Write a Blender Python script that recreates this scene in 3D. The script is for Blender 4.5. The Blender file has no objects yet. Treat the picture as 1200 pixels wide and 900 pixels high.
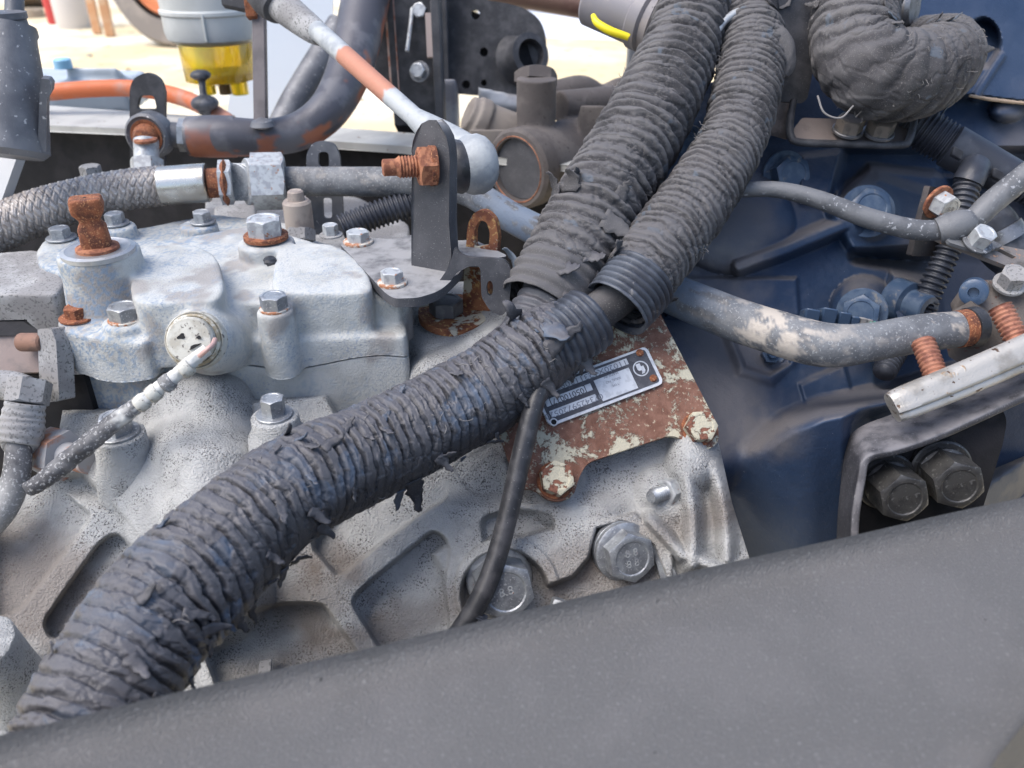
import bpy, math, random
import numpy as np
from mathutils import Vector, Matrix, Quaternion
from mathutils.geometry import tessellate_polygon
rad = math.radians
random.seed(7)
SC = bpy.context.scene
COL = SC.collection
# ------------------------------------------------------------------ camera, sky, sun, exposure
CAMZ = 1.25
PITCH = rad(30)
FPX = 965.0
CAM = np.array([0.0, 0.0, CAMZ])
Fw = np.array([0, math.cos(PITCH), -math.sin(PITCH)])
Uw = np.array([0, math.sin(PITCH), math.cos(PITCH)])
Rw = np.array([1.0, 0, 0])
cd = bpy.data.cameras.new('camera'); cam = bpy.data.objects.new('camera', cd); COL.objects.link(cam)
cam.location = CAM; cam.rotation_euler = (rad(90) - PITCH, 0, 0)
cd.sensor_width = 36; cd.lens = FPX / 1200 * 36
cd.clip_start = 0.02; cd.clip_end = 400
cd.dof.use_dof = True; cd.dof.focus_distance = 0.47; cd.dof.aperture_fstop = 11.5
SC.camera = cam
w = bpy.data.worlds.new('World'); SC.world = w; w.use_nodes = True
nt = w.node_tree; bg = nt.nodes['Background']
sky = nt.nodes.new('ShaderNodeTexSky'); sky.sky_type = 'NISHITA'; sky.sun_disc = False
SUN_EL, SUN_AZ = 60, 248          # azimuth clockwise from +Y, degrees
sky.sun_elevation = rad(SUN_EL); sky.sun_rotation = rad(SUN_AZ)
sky.air_density = 1.0; sky.dust_density = 3.0; sky.ozone_density = 1.0
nt.links.new(sky.outputs[0], bg.inputs[0]); bg.inputs[1].default_value = 0.14
sd = bpy.data.lights.new('sun', 'SUN'); sun = bpy.data.objects.new('sun', sd); COL.objects.link(sun)
sd.energy = 1.3; sd.angle = rad(45); sd.color = (1.0, 0.975, 0.94)
sdir = Vector((math.sin(rad(SUN_AZ)) * math.cos(rad(SUN_EL)), math.cos(rad(SUN_AZ)) * math.cos(rad(SUN_EL)), math.sin(rad(SUN_EL))))
sun.rotation_euler = sdir.to_track_quat('Z', 'Y').to_euler(); sun.location = (-2, -2, 4)
SC.view_settings.view_transform = 'Standard'; SC.view_settings.look = 'None'
SC.view_settings.exposure = 1.10; SC.view_settings.gamma = 1
SC.view_settings.use_curve_mapping = False
try:
    SC.cycles.use_denoising = True
    SC.cycles.max_bounces = 6; SC.cycles.diffuse_bounces = 3; SC.cycles.glossy_bounces = 3
    SC.cycles.transmission_bounces = 4; SC.cycles.sample_clamp_indirect = 5
except Exception: pass

# ------------------------------------------------------------------ geometry of the view (depth in cm along the axis)
def ray(px, py):
    return Fw + Rw * ((px - 600) / FPX) + Uw * ((450 - py) / FPX)
def P(px, py, d):
    return CAM + ray(px, py) * (d / 100.0)
def PA(px, py, d):                                   # arrays
    px = np.asarray(px, float)[..., None]; py = np.asarray(py, float)[..., None]; d = np.asarray(d, float)[..., None]
    return CAM + (Fw + Rw * ((px - 600) / FPX) + Uw * ((450 - py) / FPX)) * (d / 100.0)
def on_plane(px, py, p0, n):
    r = ray(px, py); n = np.asarray(n, float)
    return CAM + r * (np.dot(n, np.asarray(p0) - CAM) / np.dot(n, r))
def on_z(px, py, z):                                 # z in cm relative to the eye
    r = ray(px, py); return CAM + r * (z / 100.0 / r[2])
def R(rpx, d): return rpx * d / 100.0 / FPX
def norm(v):
    v = np.asarray(v, float); return v / max(1e-12, np.linalg.norm(v))
TOCAM = lambda p: norm(CAM - np.asarray(p))
UP = np.array([0, 0, 1.0])

# ------------------------------------------------------------------ numpy noise
_rng = np.random.RandomState(11); _T = _rng.rand(65536)
def vn(x, y, z=0.0, s=0):
    x = np.asarray(x, float); y = np.asarray(y, float) + 0 * x; z = np.asarray(z, float) + 0 * x
    ix, iy, iz = np.floor(x).astype(np.int64), np.floor(y).astype(np.int64), np.floor(z).astype(np.int64)
    fx, fy, fz = x - ix, y - iy, z - iz
    fx = fx * fx * (3 - 2 * fx); fy = fy * fy * (3 - 2 * fy); fz = fz * fz * (3 - 2 * fz)
    def h(a, b, c): return _T[((a * 73856093) ^ (b * 19349663) ^ (c * 83492791) ^ (s * 2654435)) & 65535]
    def lx(b, c): return h(ix, b, c) * (1 - fx) + h(ix + 1, b, c) * fx
    return (lx(iy, iz) * (1 - fy) + lx(iy + 1, iz) * fy) * (1 - fz) + (lx(iy, iz + 1) * (1 - fy) + lx(iy + 1, iz + 1) * fy) * fz
def fbm(x, y, z=0.0, o=4, s=0):
    t = 0; a = 0.5; k = 1.0
    for i in range(o):
        t = t + a * vn(np.asarray(x) * k, np.asarray(y) * k, np.asarray(z) * k, s + i * 17); a *= 0.5; k *= 2.03
    return t / (1 - 0.5 ** o)
def sst(a, b, x):
    t = np.clip((x - a) / (b - a), 0, 1); return t * t * (3 - 2 * t)

# ------------------------------------------------------------------ materials
_M = {}
def mat(name, c1, c2=None, c3=None, s2=60, t2=(0.45, 0.6), s3=700, t3=(0.56, 0.62), m3=None, metallic=0.0, rough=0.6,
        bump=0.25, bs=900, bd=0.0006, c4=None, s4=150, t4=(0.6, 0.64), attr=None, ca=None, attr2=None, ca2=None,
        trans=0.0, ior=1.45, coat=0.0, dist2=0.0, c4r=0.62, grime=None, gs=14, gt=(0.45, 0.8), bbig=0, rvar=0.15, upd=None, upr=(0.45, 0.95), r4=None, m4=None):
    if name in _M: return _M[name]
    m = bpy.data.materials.new(name); m.use_nodes = True; N = m.node_tree.nodes; L = m.node_tree.links
    b = N['Principled BSDF']
    tc = N.new('ShaderNodeTexCoord'); co = tc.outputs['Object']
    def noise(scale, detail=4, dist=0.0, rough_=0.55):
        n = N.new('ShaderNodeTexNoise'); n.inputs['Scale'].default_value = scale; n.inputs['Detail'].default_value = detail
        n.inputs['Distortion'].default_value = dist; n.inputs['Roughness'].default_value = rough_
        L.new(co, n.inputs['Vector']); return n.outputs['Fac']
    def ramp(sock, lo, hi):
        r = N.new('ShaderNodeMapRange'); r.inputs['From Min'].default_value = lo; r.inputs['From Max'].default_value = hi
        r.interpolation_type = 'SMOOTHSTEP'; L.new(sock, r.inputs['Value']); return r.outputs['Result']
    def mul(a, b_):
        x = N.new('ShaderNodeMath'); x.operation = 'MULTIPLY'; L.new(a, x.inputs[0])
        if isinstance(b_, (int, float)): x.inputs[1].default_value = b_
        else: L.new(b_, x.inputs[1])
        return x.outputs[0]
    def mix(fac, a, c):
        x = N.new('ShaderNodeMix'); x.data_type = 'RGBA'
        L.new(fac, x.inputs[0])
        for s_, v in ((6, a), (7, c)):
            if isinstance(v, (tuple, list)): x.inputs[s_].default_value = (*v[:3], 1)
            else: L.new(v, x.inputs[s_])
        return x.outputs[2]
    col = (*c1, 1)
    cur = c1
    if c2: cur = mix(ramp(noise(s2, 5, dist2), *t2), cur, c2)
    if c3:
        f = ramp(noise(s3, 3), *t3)
        if m3: f = mul(f, ramp(noise(m3, 2), 0.42, 0.58))
        cur = mix(f, cur, c3)
    if grime: cur = mix(mul(ramp(noise(gs, 5, 0.5), *gt), 0.8), cur, grime)
    def at(nm):
        a = N.new('ShaderNodeAttribute'); a.attribute_name = nm; return a.outputs['Fac']
    if attr: cur = mix(at(attr), cur, ca)
    if attr2: cur = mix(at(attr2), cur, ca2)
    if upd:                                           # dust that has settled on what faces the sky
        ge = N.new('ShaderNodeNewGeometry'); sp_ = N.new('ShaderNodeSeparateXYZ'); L.new(ge.outputs['Normal'], sp_.inputs[0])
        cur = mix(mul(ramp(sp_.outputs['Z'], *upr), ramp(noise(s2 * 2.2, 5), .22, .62)), cur, upd)
    f4 = None
    if c4:
        f4 = ramp(noise(s4, 8, 0.3, c4r), *t4); cur = mix(f4, cur, c4)
    if isinstance(cur, tuple): b.inputs['Base Color'].default_value = (*cur, 1)
    else: L.new(cur, b.inputs['Base Color'])
    b.inputs['Metallic'].default_value = metallic
    rr = N.new('ShaderNodeMapRange'); rr.inputs['To Min'].default_value = max(0.02, rough - rvar); rr.inputs['To Max'].default_value = min(1, rough + rvar)
    L.new(noise(s2 * 1.7, 4), rr.inputs['Value'])
    if f4 is not None and r4 is not None:
        x = N.new('ShaderNodeMix'); L.new(f4, x.inputs[0]); L.new(rr.outputs[0], x.inputs[2]); x.inputs[3].default_value = r4
        L.new(x.outputs[0], b.inputs['Roughness'])
    else: L.new(rr.outputs[0], b.inputs['Roughness'])
    if f4 is not None and m4 is not None:
        x = N.new('ShaderNodeMix'); L.new(f4, x.inputs[0]); x.inputs[2].default_value = metallic; x.inputs[3].default_value = m4
        L.new(x.outputs[0], b.inputs['Metallic'])
    b.inputs['Transmission Weight'].default_value = trans; b.inputs['IOR'].default_value = ior
    b.inputs['Coat Weight'].default_value = coat
    if bump:
        h = noise(bs, 4, 0, 0.6)
        if f4 is not None:
            a_ = N.new('ShaderNodeMath'); a_.operation = 'ADD'; L.new(h, a_.inputs[0]); L.new(mul(f4, 1.2), a_.inputs[1]); h = a_.outputs[0]
        if bbig:
            a_ = N.new('ShaderNodeMath'); a_.operation = 'ADD'; L.new(h, a_.inputs[0]); L.new(mul(noise(bbig, 3), 2.5), a_.inputs[1]); h = a_.outputs[0]
        bp = N.new('ShaderNodeBump'); bp.inputs['Strength'].default_value = bump; bp.inputs['Distance'].default_value = bd
        L.new(h, bp.inputs['Height']); L.new(bp.outputs[0], b.inputs['Normal'])
    _M[name] = m; return m

# ------------------------------------------------------------------ objects
WL = {}                                               # world location of every object made here
def _link(name, data, parent, org):
    o = bpy.data.objects.new(name, data); COL.objects.link(o)
    pl = WL[parent.name] if parent else np.zeros(3)
    o.parent = parent; o.location = org - pl; WL[o.name] = np.array(org); return o
def tag(o, label=None, cat=None, group=None, kind=None):
    if label: o['label'] = label
    if cat: o['category'] = cat
    if group: o['group'] = group
    if kind: o['kind'] = kind
    return o
def thing(name, label, cat, loc, group=None):
    return tag(_link(name, None, None, np.asarray(loc, float)), label, cat, group)
def join(*gs):
    V, F, n = [], [], 0
    for v, f in gs:
        v = np.asarray(v, float).reshape(-1, 3); V.append(v); F += [tuple(int(i) + n for i in q) for q in f]; n += len(v)
    return np.concatenate(V), F
def obj(name, g, m, parent=None, bevel=0.0, seg=2, smooth=True, ang=35, attrs=None, org=None, solid=0.0, subsurf=0, kind=None, wn=False):
    v, f = g; v = np.asarray(v, float)
    if org is None:
        lo, hi = v.min(0), v.max(0); org = np.array([(lo[0] + hi[0]) / 2, (lo[1] + hi[1]) / 2, lo[2]])
    me = bpy.data.meshes.new(name)
    if isinstance(f, np.ndarray):
        k = f.shape[1]; me.vertices.add(len(v)); me.vertices.foreach_set('co', (v - org).astype(np.float32).ravel())
        me.loops.add(f.size); me.loops.foreach_set('vertex_index', f.astype(np.int32).ravel())
        me.polygons.add(len(f)); me.polygons.foreach_set('loop_start', np.arange(0, f.size, k, dtype=np.int32))
        me.update(calc_edges=True); me.validate()
    else:
        me.from_pydata((v - org).tolist(), [], f); me.update()
    if m: me.materials.append(m)
    if smooth:
        me.polygons.foreach_set('use_smooth', [True] * len(me.polygons))
        if ang < 180: me.set_sharp_from_angle(angle=rad(ang))
    if attrs:
        for k, a in attrs.items():
            at = me.attributes.new(k, 'FLOAT', 'POINT'); at.data.foreach_set('value', np.asarray(a, np.float32).ravel())
    o = _link(name, me, parent, np.asarray(org, float))
    if solid:
        s = o.modifiers.new('solid', 'SOLIDIFY'); s.thickness = solid; s.offset = 0
    if subsurf:
        s = o.modifiers.new('sub', 'SUBSURF'); s.levels = s.render_levels = subsurf
    if bevel:
        b = o.modifiers.new('bevel', 'BEVEL'); b.width = bevel; b.segments = seg; b.limit_method = 'ANGLE'; b.angle_limit = rad(32); b.harden_normals = False
    if kind: o['kind'] = kind
    return o
def fix(v, f):
    """orient faces outward for convex-ish closed pieces is left to Blender: recalc"""
    return v, f

def frame(ax):
    ax = norm(ax); t = np.cross(ax, UP)
    if np.linalg.norm(t) < 1e-3: t = np.cross(ax, Rw)
    t = norm(t); return t, norm(np.cross(t, ax)), ax
def ring_faces(nr, nt, closed=True, cap0=False, cap1=False):
    F = []
    for i in range(nr - 1):
        for j in range(nt if closed else nt - 1):
            k = (j + 1) % nt; F.append((i * nt + j, i * nt + k, (i + 1) * nt + k, (i + 1) * nt + j))
    if cap0: F.append(tuple(range(nt - 1, -1, -1)))
    if cap1: F.append(tuple((nr - 1) * nt + j for j in range(nt)))
    return F
def lathe(p0, ax, prof, seg=32, cap0=True, cap1=True, hexr=None, phase=0.0):
    """prof: list of (radius m, height m) along ax from p0"""
    t, u, a = frame(ax); p0 = np.asarray(p0, float); V = []
    th = np.arange(seg) * 2 * math.pi / seg + phase
    for r, h in prof:
        V.append(p0 + a * h + r * (np.cos(th)[:, None] * t - np.sin(th)[:, None] * u))
    return np.concatenate(V), ring_faces(len(prof), seg, True, cap0, cap1)
def cyl(p0, p1, r0, r1=None, seg=28, ch=0.0):
    p0 = np.asarray(p0, float); p1 = np.asarray(p1, float); r1 = r0 if r1 is None else r1; L = np.linalg.norm(p1 - p0)
    if ch: pr = [(r0 - ch, 0), (r0, ch), (r1, L - ch), (r1 - ch, L)]
    else: pr = [(r0, 0), (r1, L)]
    return lathe(p0, p1 - p0, pr, seg)
def prism(p0, p1, r, n=6, phase=0.0, ch=0.12):
    """hexagonal (or n-gon) nut/head with chamfered corners"""
    p0 = np.asarray(p0, float); p1 = np.asarray(p1, float); L = np.linalg.norm(p1 - p0); t, u, a = frame(p1 - p0)
    S = 4; seg = n * S; th = np.arange(seg) * 2 * math.pi / seg
    loc = (th % (2 * math.pi / n)) - math.pi / n
    ap = r * math.cos(math.pi / n); rh = ap / np.cos(loc); V = []
    def ring(rr, hh):
        return p0 + a * np.asarray(hh)[..., None] * np.ones((seg, 1)) + (rr * np.cos(th + phase))[:, None] * t - (rr * np.sin(th + phase))[:, None] * u
    rt = ap * (1 - ch * 0.35); drop = (rh - rt) * 0.55
    V = [ring(rh, np.zeros(seg)), ring(rh, L - drop), ring(np.full(seg, rt), np.full(seg, L)), ring(np.full(seg, rt * 0.82), np.full(seg, L)),
         ring(np.full(seg, rt * 0.76), np.full(seg, L - 0.035 * r))]
    return np.concatenate(V), ring_faces(5, seg, True, True, True)
def boxp(c, ax, ay, az, hx, hy, hz):
    c = np.asarray(c, float); V = []
    for z in (-1, 1):
        for y in (-1, 1):
            for x in (-1, 1): V.append(c + norm(ax) * hx * x + norm(ay) * hy * y + norm(az) * hz * z)
    return np.array(V), [(0, 2, 3, 1), (4, 5, 7, 6), (0, 1, 5, 4), (2, 6, 7, 3), (0, 4, 6, 2), (1, 3, 7, 5)]
def catmull(pts, n):
    p = np.asarray(pts, float); p = np.vstack([2 * p[0] - p[1], p, 2 * p[-1] - p[-2]])
    out = []; m = len(p) - 3; ts = np.linspace(0, m, n)
    for t in ts:
        i = min(int(t), m - 1); f = t - i; a, b, c, d = p[i], p[i + 1], p[i + 2], p[i + 3]
        out.append(0.5 * ((2 * b) + (c - a) * f + (2 * a - 5 * b + 4 * c - d) * f * f + (3 * b - a - 3 * c + d) * f ** 3))
    return np.array(out)
def pathpd(pts, n):
    """pts (px, py, depth[, halfwidth px]) -> evenly spaced world points and radii in m"""
    q = catmull(pts, 600); X = PA(q[:, 0], q[:, 1], q[:, 2])
    r = q[:, 3] * q[:, 2] / 100 / FPX if q.shape[1] > 3 else np.full(len(q), 0.01)
    s = np.concatenate([[0], np.cumsum(np.linalg.norm(np.diff(X, axis=0), axis=1))]); t = np.linspace(0, s[-1], n)
    return np.stack([np.interp(t, s, X[:, k]) for k in range(3)], 1), np.interp(t, s, r), t
def frames(X):
    T = np.gradient(X, axis=0); T /= np.linalg.norm(T, axis=1)[:, None]
    C = CAM - X; A = C - (C * T).sum(1)[:, None] * T; A /= np.linalg.norm(A, axis=1)[:, None]
    B = np.cross(T, A); return T, A, B
def grid_faces(nr, nt, closed=True):
    i = np.arange(nr - 1)[:, None]; j = np.arange(nt if closed else nt - 1)[None, :]; k = (j + 1) % nt
    return np.stack([i * nt + j, i * nt + k, (i + 1) * nt + k, (i + 1) * nt + j], -1).reshape(-1, 4)
def tube(pts, r=None, n=60, seg=20, dr=None, caps=True):
    """swept tube through (px,py,d[,hw]) points; dr(s_m, theta)-> radius offset m"""
    X, rr, s = pathpd(pts, n)
    if r is not None: rr = np.full(n, r)
    return sweep(X, rr, s, seg, dr, caps)
def sweep(X, rr, s, seg=20, dr=None, caps=True):
    n = len(X)
    T, A, B = frames(X); th = np.arange(seg) * 2 * math.pi / seg
    Rr = np.repeat(rr[:, None], seg, 1)
    if dr is not None: Rr = Rr + dr(s[:, None] + 0 * th[None], th[None] + 0 * s[:, None])
    V = X[:, None] + Rr[..., None] * (np.cos(th)[None, :, None] * A[:, None] + np.sin(th)[None, :, None] * B[:, None])
    V = V.reshape(-1, 3); F = grid_faces(n, seg)
    if caps:
        F = [tuple(q) for q in F.tolist()] + [tuple(range(seg - 1, -1, -1)), tuple((n - 1) * seg + j for j in range(seg))]
    return V, F
def sweepw(P_, r, n=40, seg=16):                      # tube through world points
    q = catmull(P_, n); s = np.concatenate([[0], np.cumsum(np.linalg.norm(np.diff(q, axis=0), axis=1))])
    return sweep(q, np.full(n, r) if np.isscalar(r) else np.interp(np.linspace(0, 1, n), np.linspace(0, 1, len(r)), r), s, seg)
def rpoly(pts, rds, seg=6):
    """round the corners of a 2-D polygon; rds one radius or one each"""
    n = len(pts); out = []
    if np.isscalar(rds): rds = [rds] * n
    for i in range(n):
        p = np.array(pts[i], float); a = np.array(pts[i - 1], float); b = np.array(pts[(i + 1) % n], float); r = rds[i]
        if r <= 0: out.append(p); continue
        u, v = norm(a - p), norm(b - p); k = min(r, 0.45 * np.linalg.norm(a - p), 0.45 * np.linalg.norm(b - p))
        for t in np.linspace(0, 1, seg + 1): out.append((1 - t) ** 2 * (p + u * k) + 2 * t * (1 - t) * p + t * t * (p + v * k))
    return [tuple(x) for x in out]
def circ(cx, cy, rx, ry=None, n=20, a0=0):
    ry = rx if ry is None else ry
    return [(cx + rx * math.cos(2 * math.pi * i / n + a0), cy + ry * math.sin(2 * math.pi * i / n + a0)) for i in range(n)]
def slab(loops3, ext):
    """closed plate: loops3 = [outer, hole, ...] of world points, extruded by vector ext"""
    tri = tessellate_polygon([[Vector(p) for p in lp] for lp in loops3]); flat = np.concatenate([np.asarray(l) for l in loops3]); n = len(flat)
    V = np.concatenate([flat, flat + ext]); F = [tuple(t) for t in tri] + [tuple(i + n for i in reversed(t)) for t in tri]; o = 0
    for lp in loops3:
        m = len(lp)
        for i in range(m): F.append((o + i, o + (i + 1) % m, o + (i + 1) % m + n, o + i + n))
        o += m
    return V, F
def plate(pts, p0, n, th, holes=()):
    """pixel outline laid on the plane (p0, n); thickness th m to the far side of n"""
    n = norm(n)
    if np.dot(n, CAM - np.asarray(p0)) < 0: n = -n
    return slab([[on_plane(x, y, p0, n) for x, y in lp] for lp in (pts, *holes)], -n * th)
def recalc(o):
    import bmesh
    bm = bmesh.new(); bm.from_mesh(o.data); bmesh.ops.recalc_face_normals(bm, faces=bm.faces); bm.to_mesh(o.data); bm.free(); return o
def baked(gs, voxel, it=6, fac=0.5):
    """union of closed pieces as one cast body: voxel remesh then relaxed, returned as verts, faces arrays"""
    o = recalc(obj('tmp', join(*gs), None, org=np.zeros(3)))
    r = o.modifiers.new('r', 'REMESH'); r.mode = 'VOXEL'; r.voxel_size = voxel
    s = o.modifiers.new('s', 'SMOOTH'); s.factor = fac; s.iterations = it
    me = bpy.data.meshes.new_from_object(o.evaluated_get(bpy.context.evaluated_depsgraph_get()))
    v = np.empty(len(me.vertices) * 3, np.float32); me.vertices.foreach_get('co', v); v = v.reshape(-1, 3).astype(float)
    l = np.empty(len(me.loops), np.int32); me.loops.foreach_get('vertex_index', l)
    bpy.data.objects.remove(o); bpy.data.meshes.remove(me); return v, l.reshape(-1, 4)

# ------------------------------------------------------------------ bolts: parts of a thing, each with sub-parts
_bm = {}
def bolt(parent, p, ax, r, h, m, washer=None, flange=None, phase=None, label=None, mark=None, name='bolt', nomesh=False):
    """hex head standing on p along ax; r corner radius m; washer=(r, thickness, material)"""
    ax = norm(ax); p = np.asarray(p, float); key = (round(r, 4), round(h, 4), m.name, flange)
    wt = washer[1] if washer else 0.0
    if key not in _bm:
        g = prism((0, 0, 0), (0, 0, h), r)
        if flange: g = join(lathe((0, 0, 0), (0, 0, 1), [(r * flange, 0), (r * flange, h * 0.14), (r * 0.95, h * 0.28)], 32, True, False), g)
        me = bpy.data.meshes.new(name); me.from_pydata(g[0].tolist(), [], g[1]); me.materials.append(m)
        me.polygons.foreach_set('use_smooth', [True] * len(me.polygons)); me.set_sharp_from_angle(angle=rad(30)); _bm[key] = me
    q = Vector((0, 0, 1)).rotation_difference(Vector(ax)); 
    if phase is None: phase = random.uniform(0, 1.0)
    q = q @ Quaternion((0, 0, 1), phase)
    o = _link(name, _bm[key], parent, p + ax * wt); o.rotation_mode = 'QUATERNION'; o.rotation_quaternion = q
    if label: o['label'] = label
    if washer:
        wr, wt, wm = washer; k2 = ('w', round(wr, 4), round(wt, 4), wm.name)
        if k2 not in _bm:
            g = lathe((0, 0, 0), (0, 0, 1), [(wr, 0), (wr, wt * 0.8), (wr - wt * 0.25, wt), (r * 0.6, wt)], 36)
            me = bpy.data.meshes.new('washer'); me.from_pydata(g[0].tolist(), [], g[1]); me.materials.append(wm)
            me.polygons.foreach_set('use_smooth', [True] * len(me.polygons)); me.set_sharp_from_angle(angle=rad(35)); _bm[k2] = me
        wo = bpy.data.objects.new('washer', _bm[k2]); COL.objects.link(wo); wo.parent = o; wo.location = (0, 0, -wt)
    if mark:
        tx = text_mesh(mark[0], mark[1] * r); v, f = tx
        me = bpy.data.meshes.new('marking'); me.from_pydata((v + np.array([0, 0, h - 0.035 * r + 0.00015])).tolist(), [], f); me.materials.append(mark[2])
        mo = bpy.data.objects.new('marking', me); COL.objects.link(mo); mo.parent = o
    return o
def text_mesh(s, size, ext=0.00008):
    c = bpy.data.curves.new('t', 'FONT'); c.body = s; c.size = size; c.align_x = 'CENTER'; c.align_y = 'CENTER'; c.extrude = ext; c.resolution_u = 3
    o = bpy.data.objects.new('t', c); COL.objects.link(o)
    me = bpy.data.meshes.new_from_object(o.evaluated_get(bpy.context.evaluated_depsgraph_get()))
    v = np.array([x.co[:] for x in me.vertices]).reshape(-1, 3); f = [tuple(p.vertices) for p in me.polygons]
    bpy.data.objects.remove(o); bpy.data.curves.remove(c); bpy.data.meshes.remove(me); return v, f

# ------------------------------------------------------------------ cast sheets: depth fields with real relief
def d_seg(X, Y, a, b):
    ax, ay = a; bx, by = b; vx, vy = bx - ax, by - ay; t = np.clip(((X - ax) * vx + (Y - ay) * vy) / (vx * vx + vy * vy + 1e-9), 0, 1)
    return np.hypot(X - ax - t * vx, Y - ay - t * vy), t
def d_line(X, Y, pts):
    D = np.full(X.shape, 1e9)
    for a, b in zip(pts[:-1], pts[1:]): D = np.minimum(D, d_seg(X, Y, a, b)[0])
    return D
def d_poly(X, Y, pts):
    D = d_line(X, Y, list(pts) + [pts[0]]); ins = np.zeros(X.shape, bool); n = len(pts)
    for i in range(n):
        (x1, y1), (x2, y2) = pts[i], pts[(i + 1) % n]
        c = ((y1 > Y) != (y2 > Y)) & (X < (x2 - x1) * (Y - y1) / (y2 - y1 + 1e-12) + x1); ins ^= c
    return np.where(ins, -D, D)
def smax(a, b, k=0.25):
    h = np.clip(0.5 + 0.5 * (a - b) / k, 0, 1); return b * (1 - h) + a * h + k * h * (1 - h)
def field(name, depth, poly, x0, x1, y0, y1, step, m, parent=None, skirt=6.0, attrs=None, **kw):
    xs = np.arange(x0, x1 + step, step); ys = np.arange(y0, y1 + step, step); X, Y = np.meshgrid(xs, ys)
    D = depth(X, Y); V = PA(X, Y, D).reshape(-1, 3); nx = len(xs); ny = len(ys)
    i = np.arange(ny - 1)[:, None]; j = np.arange(nx - 1)[None]; F = np.stack([i * nx + j, (i + 1) * nx + j, (i + 1) * nx + j + 1, i * nx + j + 1], -1)
    S = d_poly(X, Y, poly) if poly is not None else np.full(X.shape, -1.0)
    Sc = (S[:-1, :-1] + S[1:, 1:]) / 2; F = F[Sc < 0]
    # pull the boundary vertices on to the outline
    used = np.unique(F); remap = np.full(len(V), -1); remap[used] = np.arange(len(used)); F = remap[F]; Vu = V[used]
    A = {k: a(X, Y).ravel()[used] for k, a in (attrs or {}).items()}
    Xu, Yu = X.ravel()[used].copy(), Y.ravel()[used].copy()
    e = np.concatenate([F[:, [0, 1]], F[:, [1, 2]], F[:, [2, 3]], F[:, [3, 0]]]); key = np.sort(e, 1); _, inv, cnt = np.unique(key, axis=0, return_inverse=True, return_counts=True)
    be = e[cnt[inv.ravel()] == 1]; bv = np.unique(be)
    if poly is not None:
        px, py = Xu[bv], Yu[bv]; best = np.full(len(bv), 1e9); qx, qy = px.copy(), py.copy()
        for a_, b_ in zip(poly, list(poly[1:]) + [poly[0]]):
            dd, t = d_seg(px, py, a_, b_); k = dd < best; best[k] = dd[k]; qx[k] = (a_[0] + t * (b_[0] - a_[0]))[k]; qy[k] = (a_[1] + t * (b_[1] - a_[1]))[k]
        k = best < 1.6 * step; Xu[bv[k]] = qx[k]; Yu[bv[k]] = qy[k]
        Vu[bv] = PA(Xu[bv], Yu[bv], depth(Xu[bv][None, :], Yu[bv][None, :])[0])
    back = Vu[bv] + (Vu[bv] - CAM) / np.linalg.norm(Vu[bv] - CAM, axis=1)[:, None] * skirt / 100
    idx = np.full(len(Vu), -1); idx[bv] = np.arange(len(bv)) + len(Vu)
    F2 = np.stack([be[:, 1], be[:, 0], idx[be[:, 0]], idx[be[:, 1]]], 1)
    A = {k: np.concatenate([a, a[bv]]) for k, a in A.items()}
    return obj(name, (np.concatenate([Vu, back]), np.concatenate([F, F2])), m, parent, attrs=A, ang=kw.pop('ang', 70), **kw)
# ------------------------------------------------------------------ materials of the place
M_CAST = mat('cast_aluminium', (0.46, 0.465, 0.46), (0.37, 0.375, 0.375), (0.12, 0.118, 0.115), s2=45, t2=(0.42, 0.62), s3=1000, t3=(0.53, 0.62), m3=60,
             grime=(0.32, 0.30, 0.285), gs=13, gt=(0.60, 0.85), attr='dirt', ca=(0.165, 0.135, 0.115), c4=(0.36, 0.19, 0.09), s4=230, t4=(0.735, 0.76), rough=0.72, bump=1.0, bs=800, bd=0.0020, metallic=0.0)
M_COVER = mat('oxidised_aluminium', (0.45, 0.46, 0.45), (0.38, 0.385, 0.37), (0.30, 0.33, 0.37), s2=38, t2=(0.45, 0.65), s3=700, t3=(0.56, 0.62), m3=30,
              attr='dirt', ca=(0.24, 0.22, 0.21), attr2='blue', ca2=(0.20, 0.27, 0.36), c4=(0.42, 0.27, 0.12), s4=210, t4=(0.74, 0.76), rough=0.7, bump=0.8, bs=800, bd=0.0008)
M_MACH = mat('machined_aluminium', (0.42, 0.44, 0.46), (0.35, 0.36, 0.38), (0.18, 0.18, 0.19), s2=90, s3=900, t3=(0.64, 0.70), rough=0.42, bump=0.15, metallic=0.6)
M_DUSTGREY = mat('dusty_grey_casting', (0.24, 0.235, 0.235), (0.34, 0.34, 0.34), (0.14, 0.14, 0.14), s2=30, s3=600, rough=0.8, bump=0.5)
M_ZINC = mat('zinc_bolt', (0.36, 0.38, 0.40), (0.24, 0.25, 0.27), (0.55, 0.56, 0.57), s2=160, t2=(0.4, 0.65), s3=900, t3=(0.6, 0.68), rough=0.45, bump=0.35, bs=700, metallic=0.65)
M_ZINCW = mat('pale_zinc', (0.48, 0.50, 0.51), (0.34, 0.35, 0.37), s2=200, rough=0.5, bump=0.3, metallic=0.45, c4=(0.33, 0.13, 0.05), s4=260, t4=(0.62, 0.66), m4=0, r4=0.9)
M_STEEL = mat('dull_steel', (0.25, 0.25, 0.26), (0.15, 0.15, 0.155), (0.40, 0.39, 0.36), s2=120, s3=500, t3=(0.62, 0.7), rough=0.42, bump=0.3, metallic=0.75)
M_RUST = mat('rust', (0.25, 0.088, 0.042), (0.12, 0.045, 0.028), (0.40, 0.19, 0.09), s2=170, t2=(0.42, 0.62), s3=900, t3=(0.55, 0.65), rough=0.9, bump=0.9, bs=700, bd=0.0008)
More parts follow.
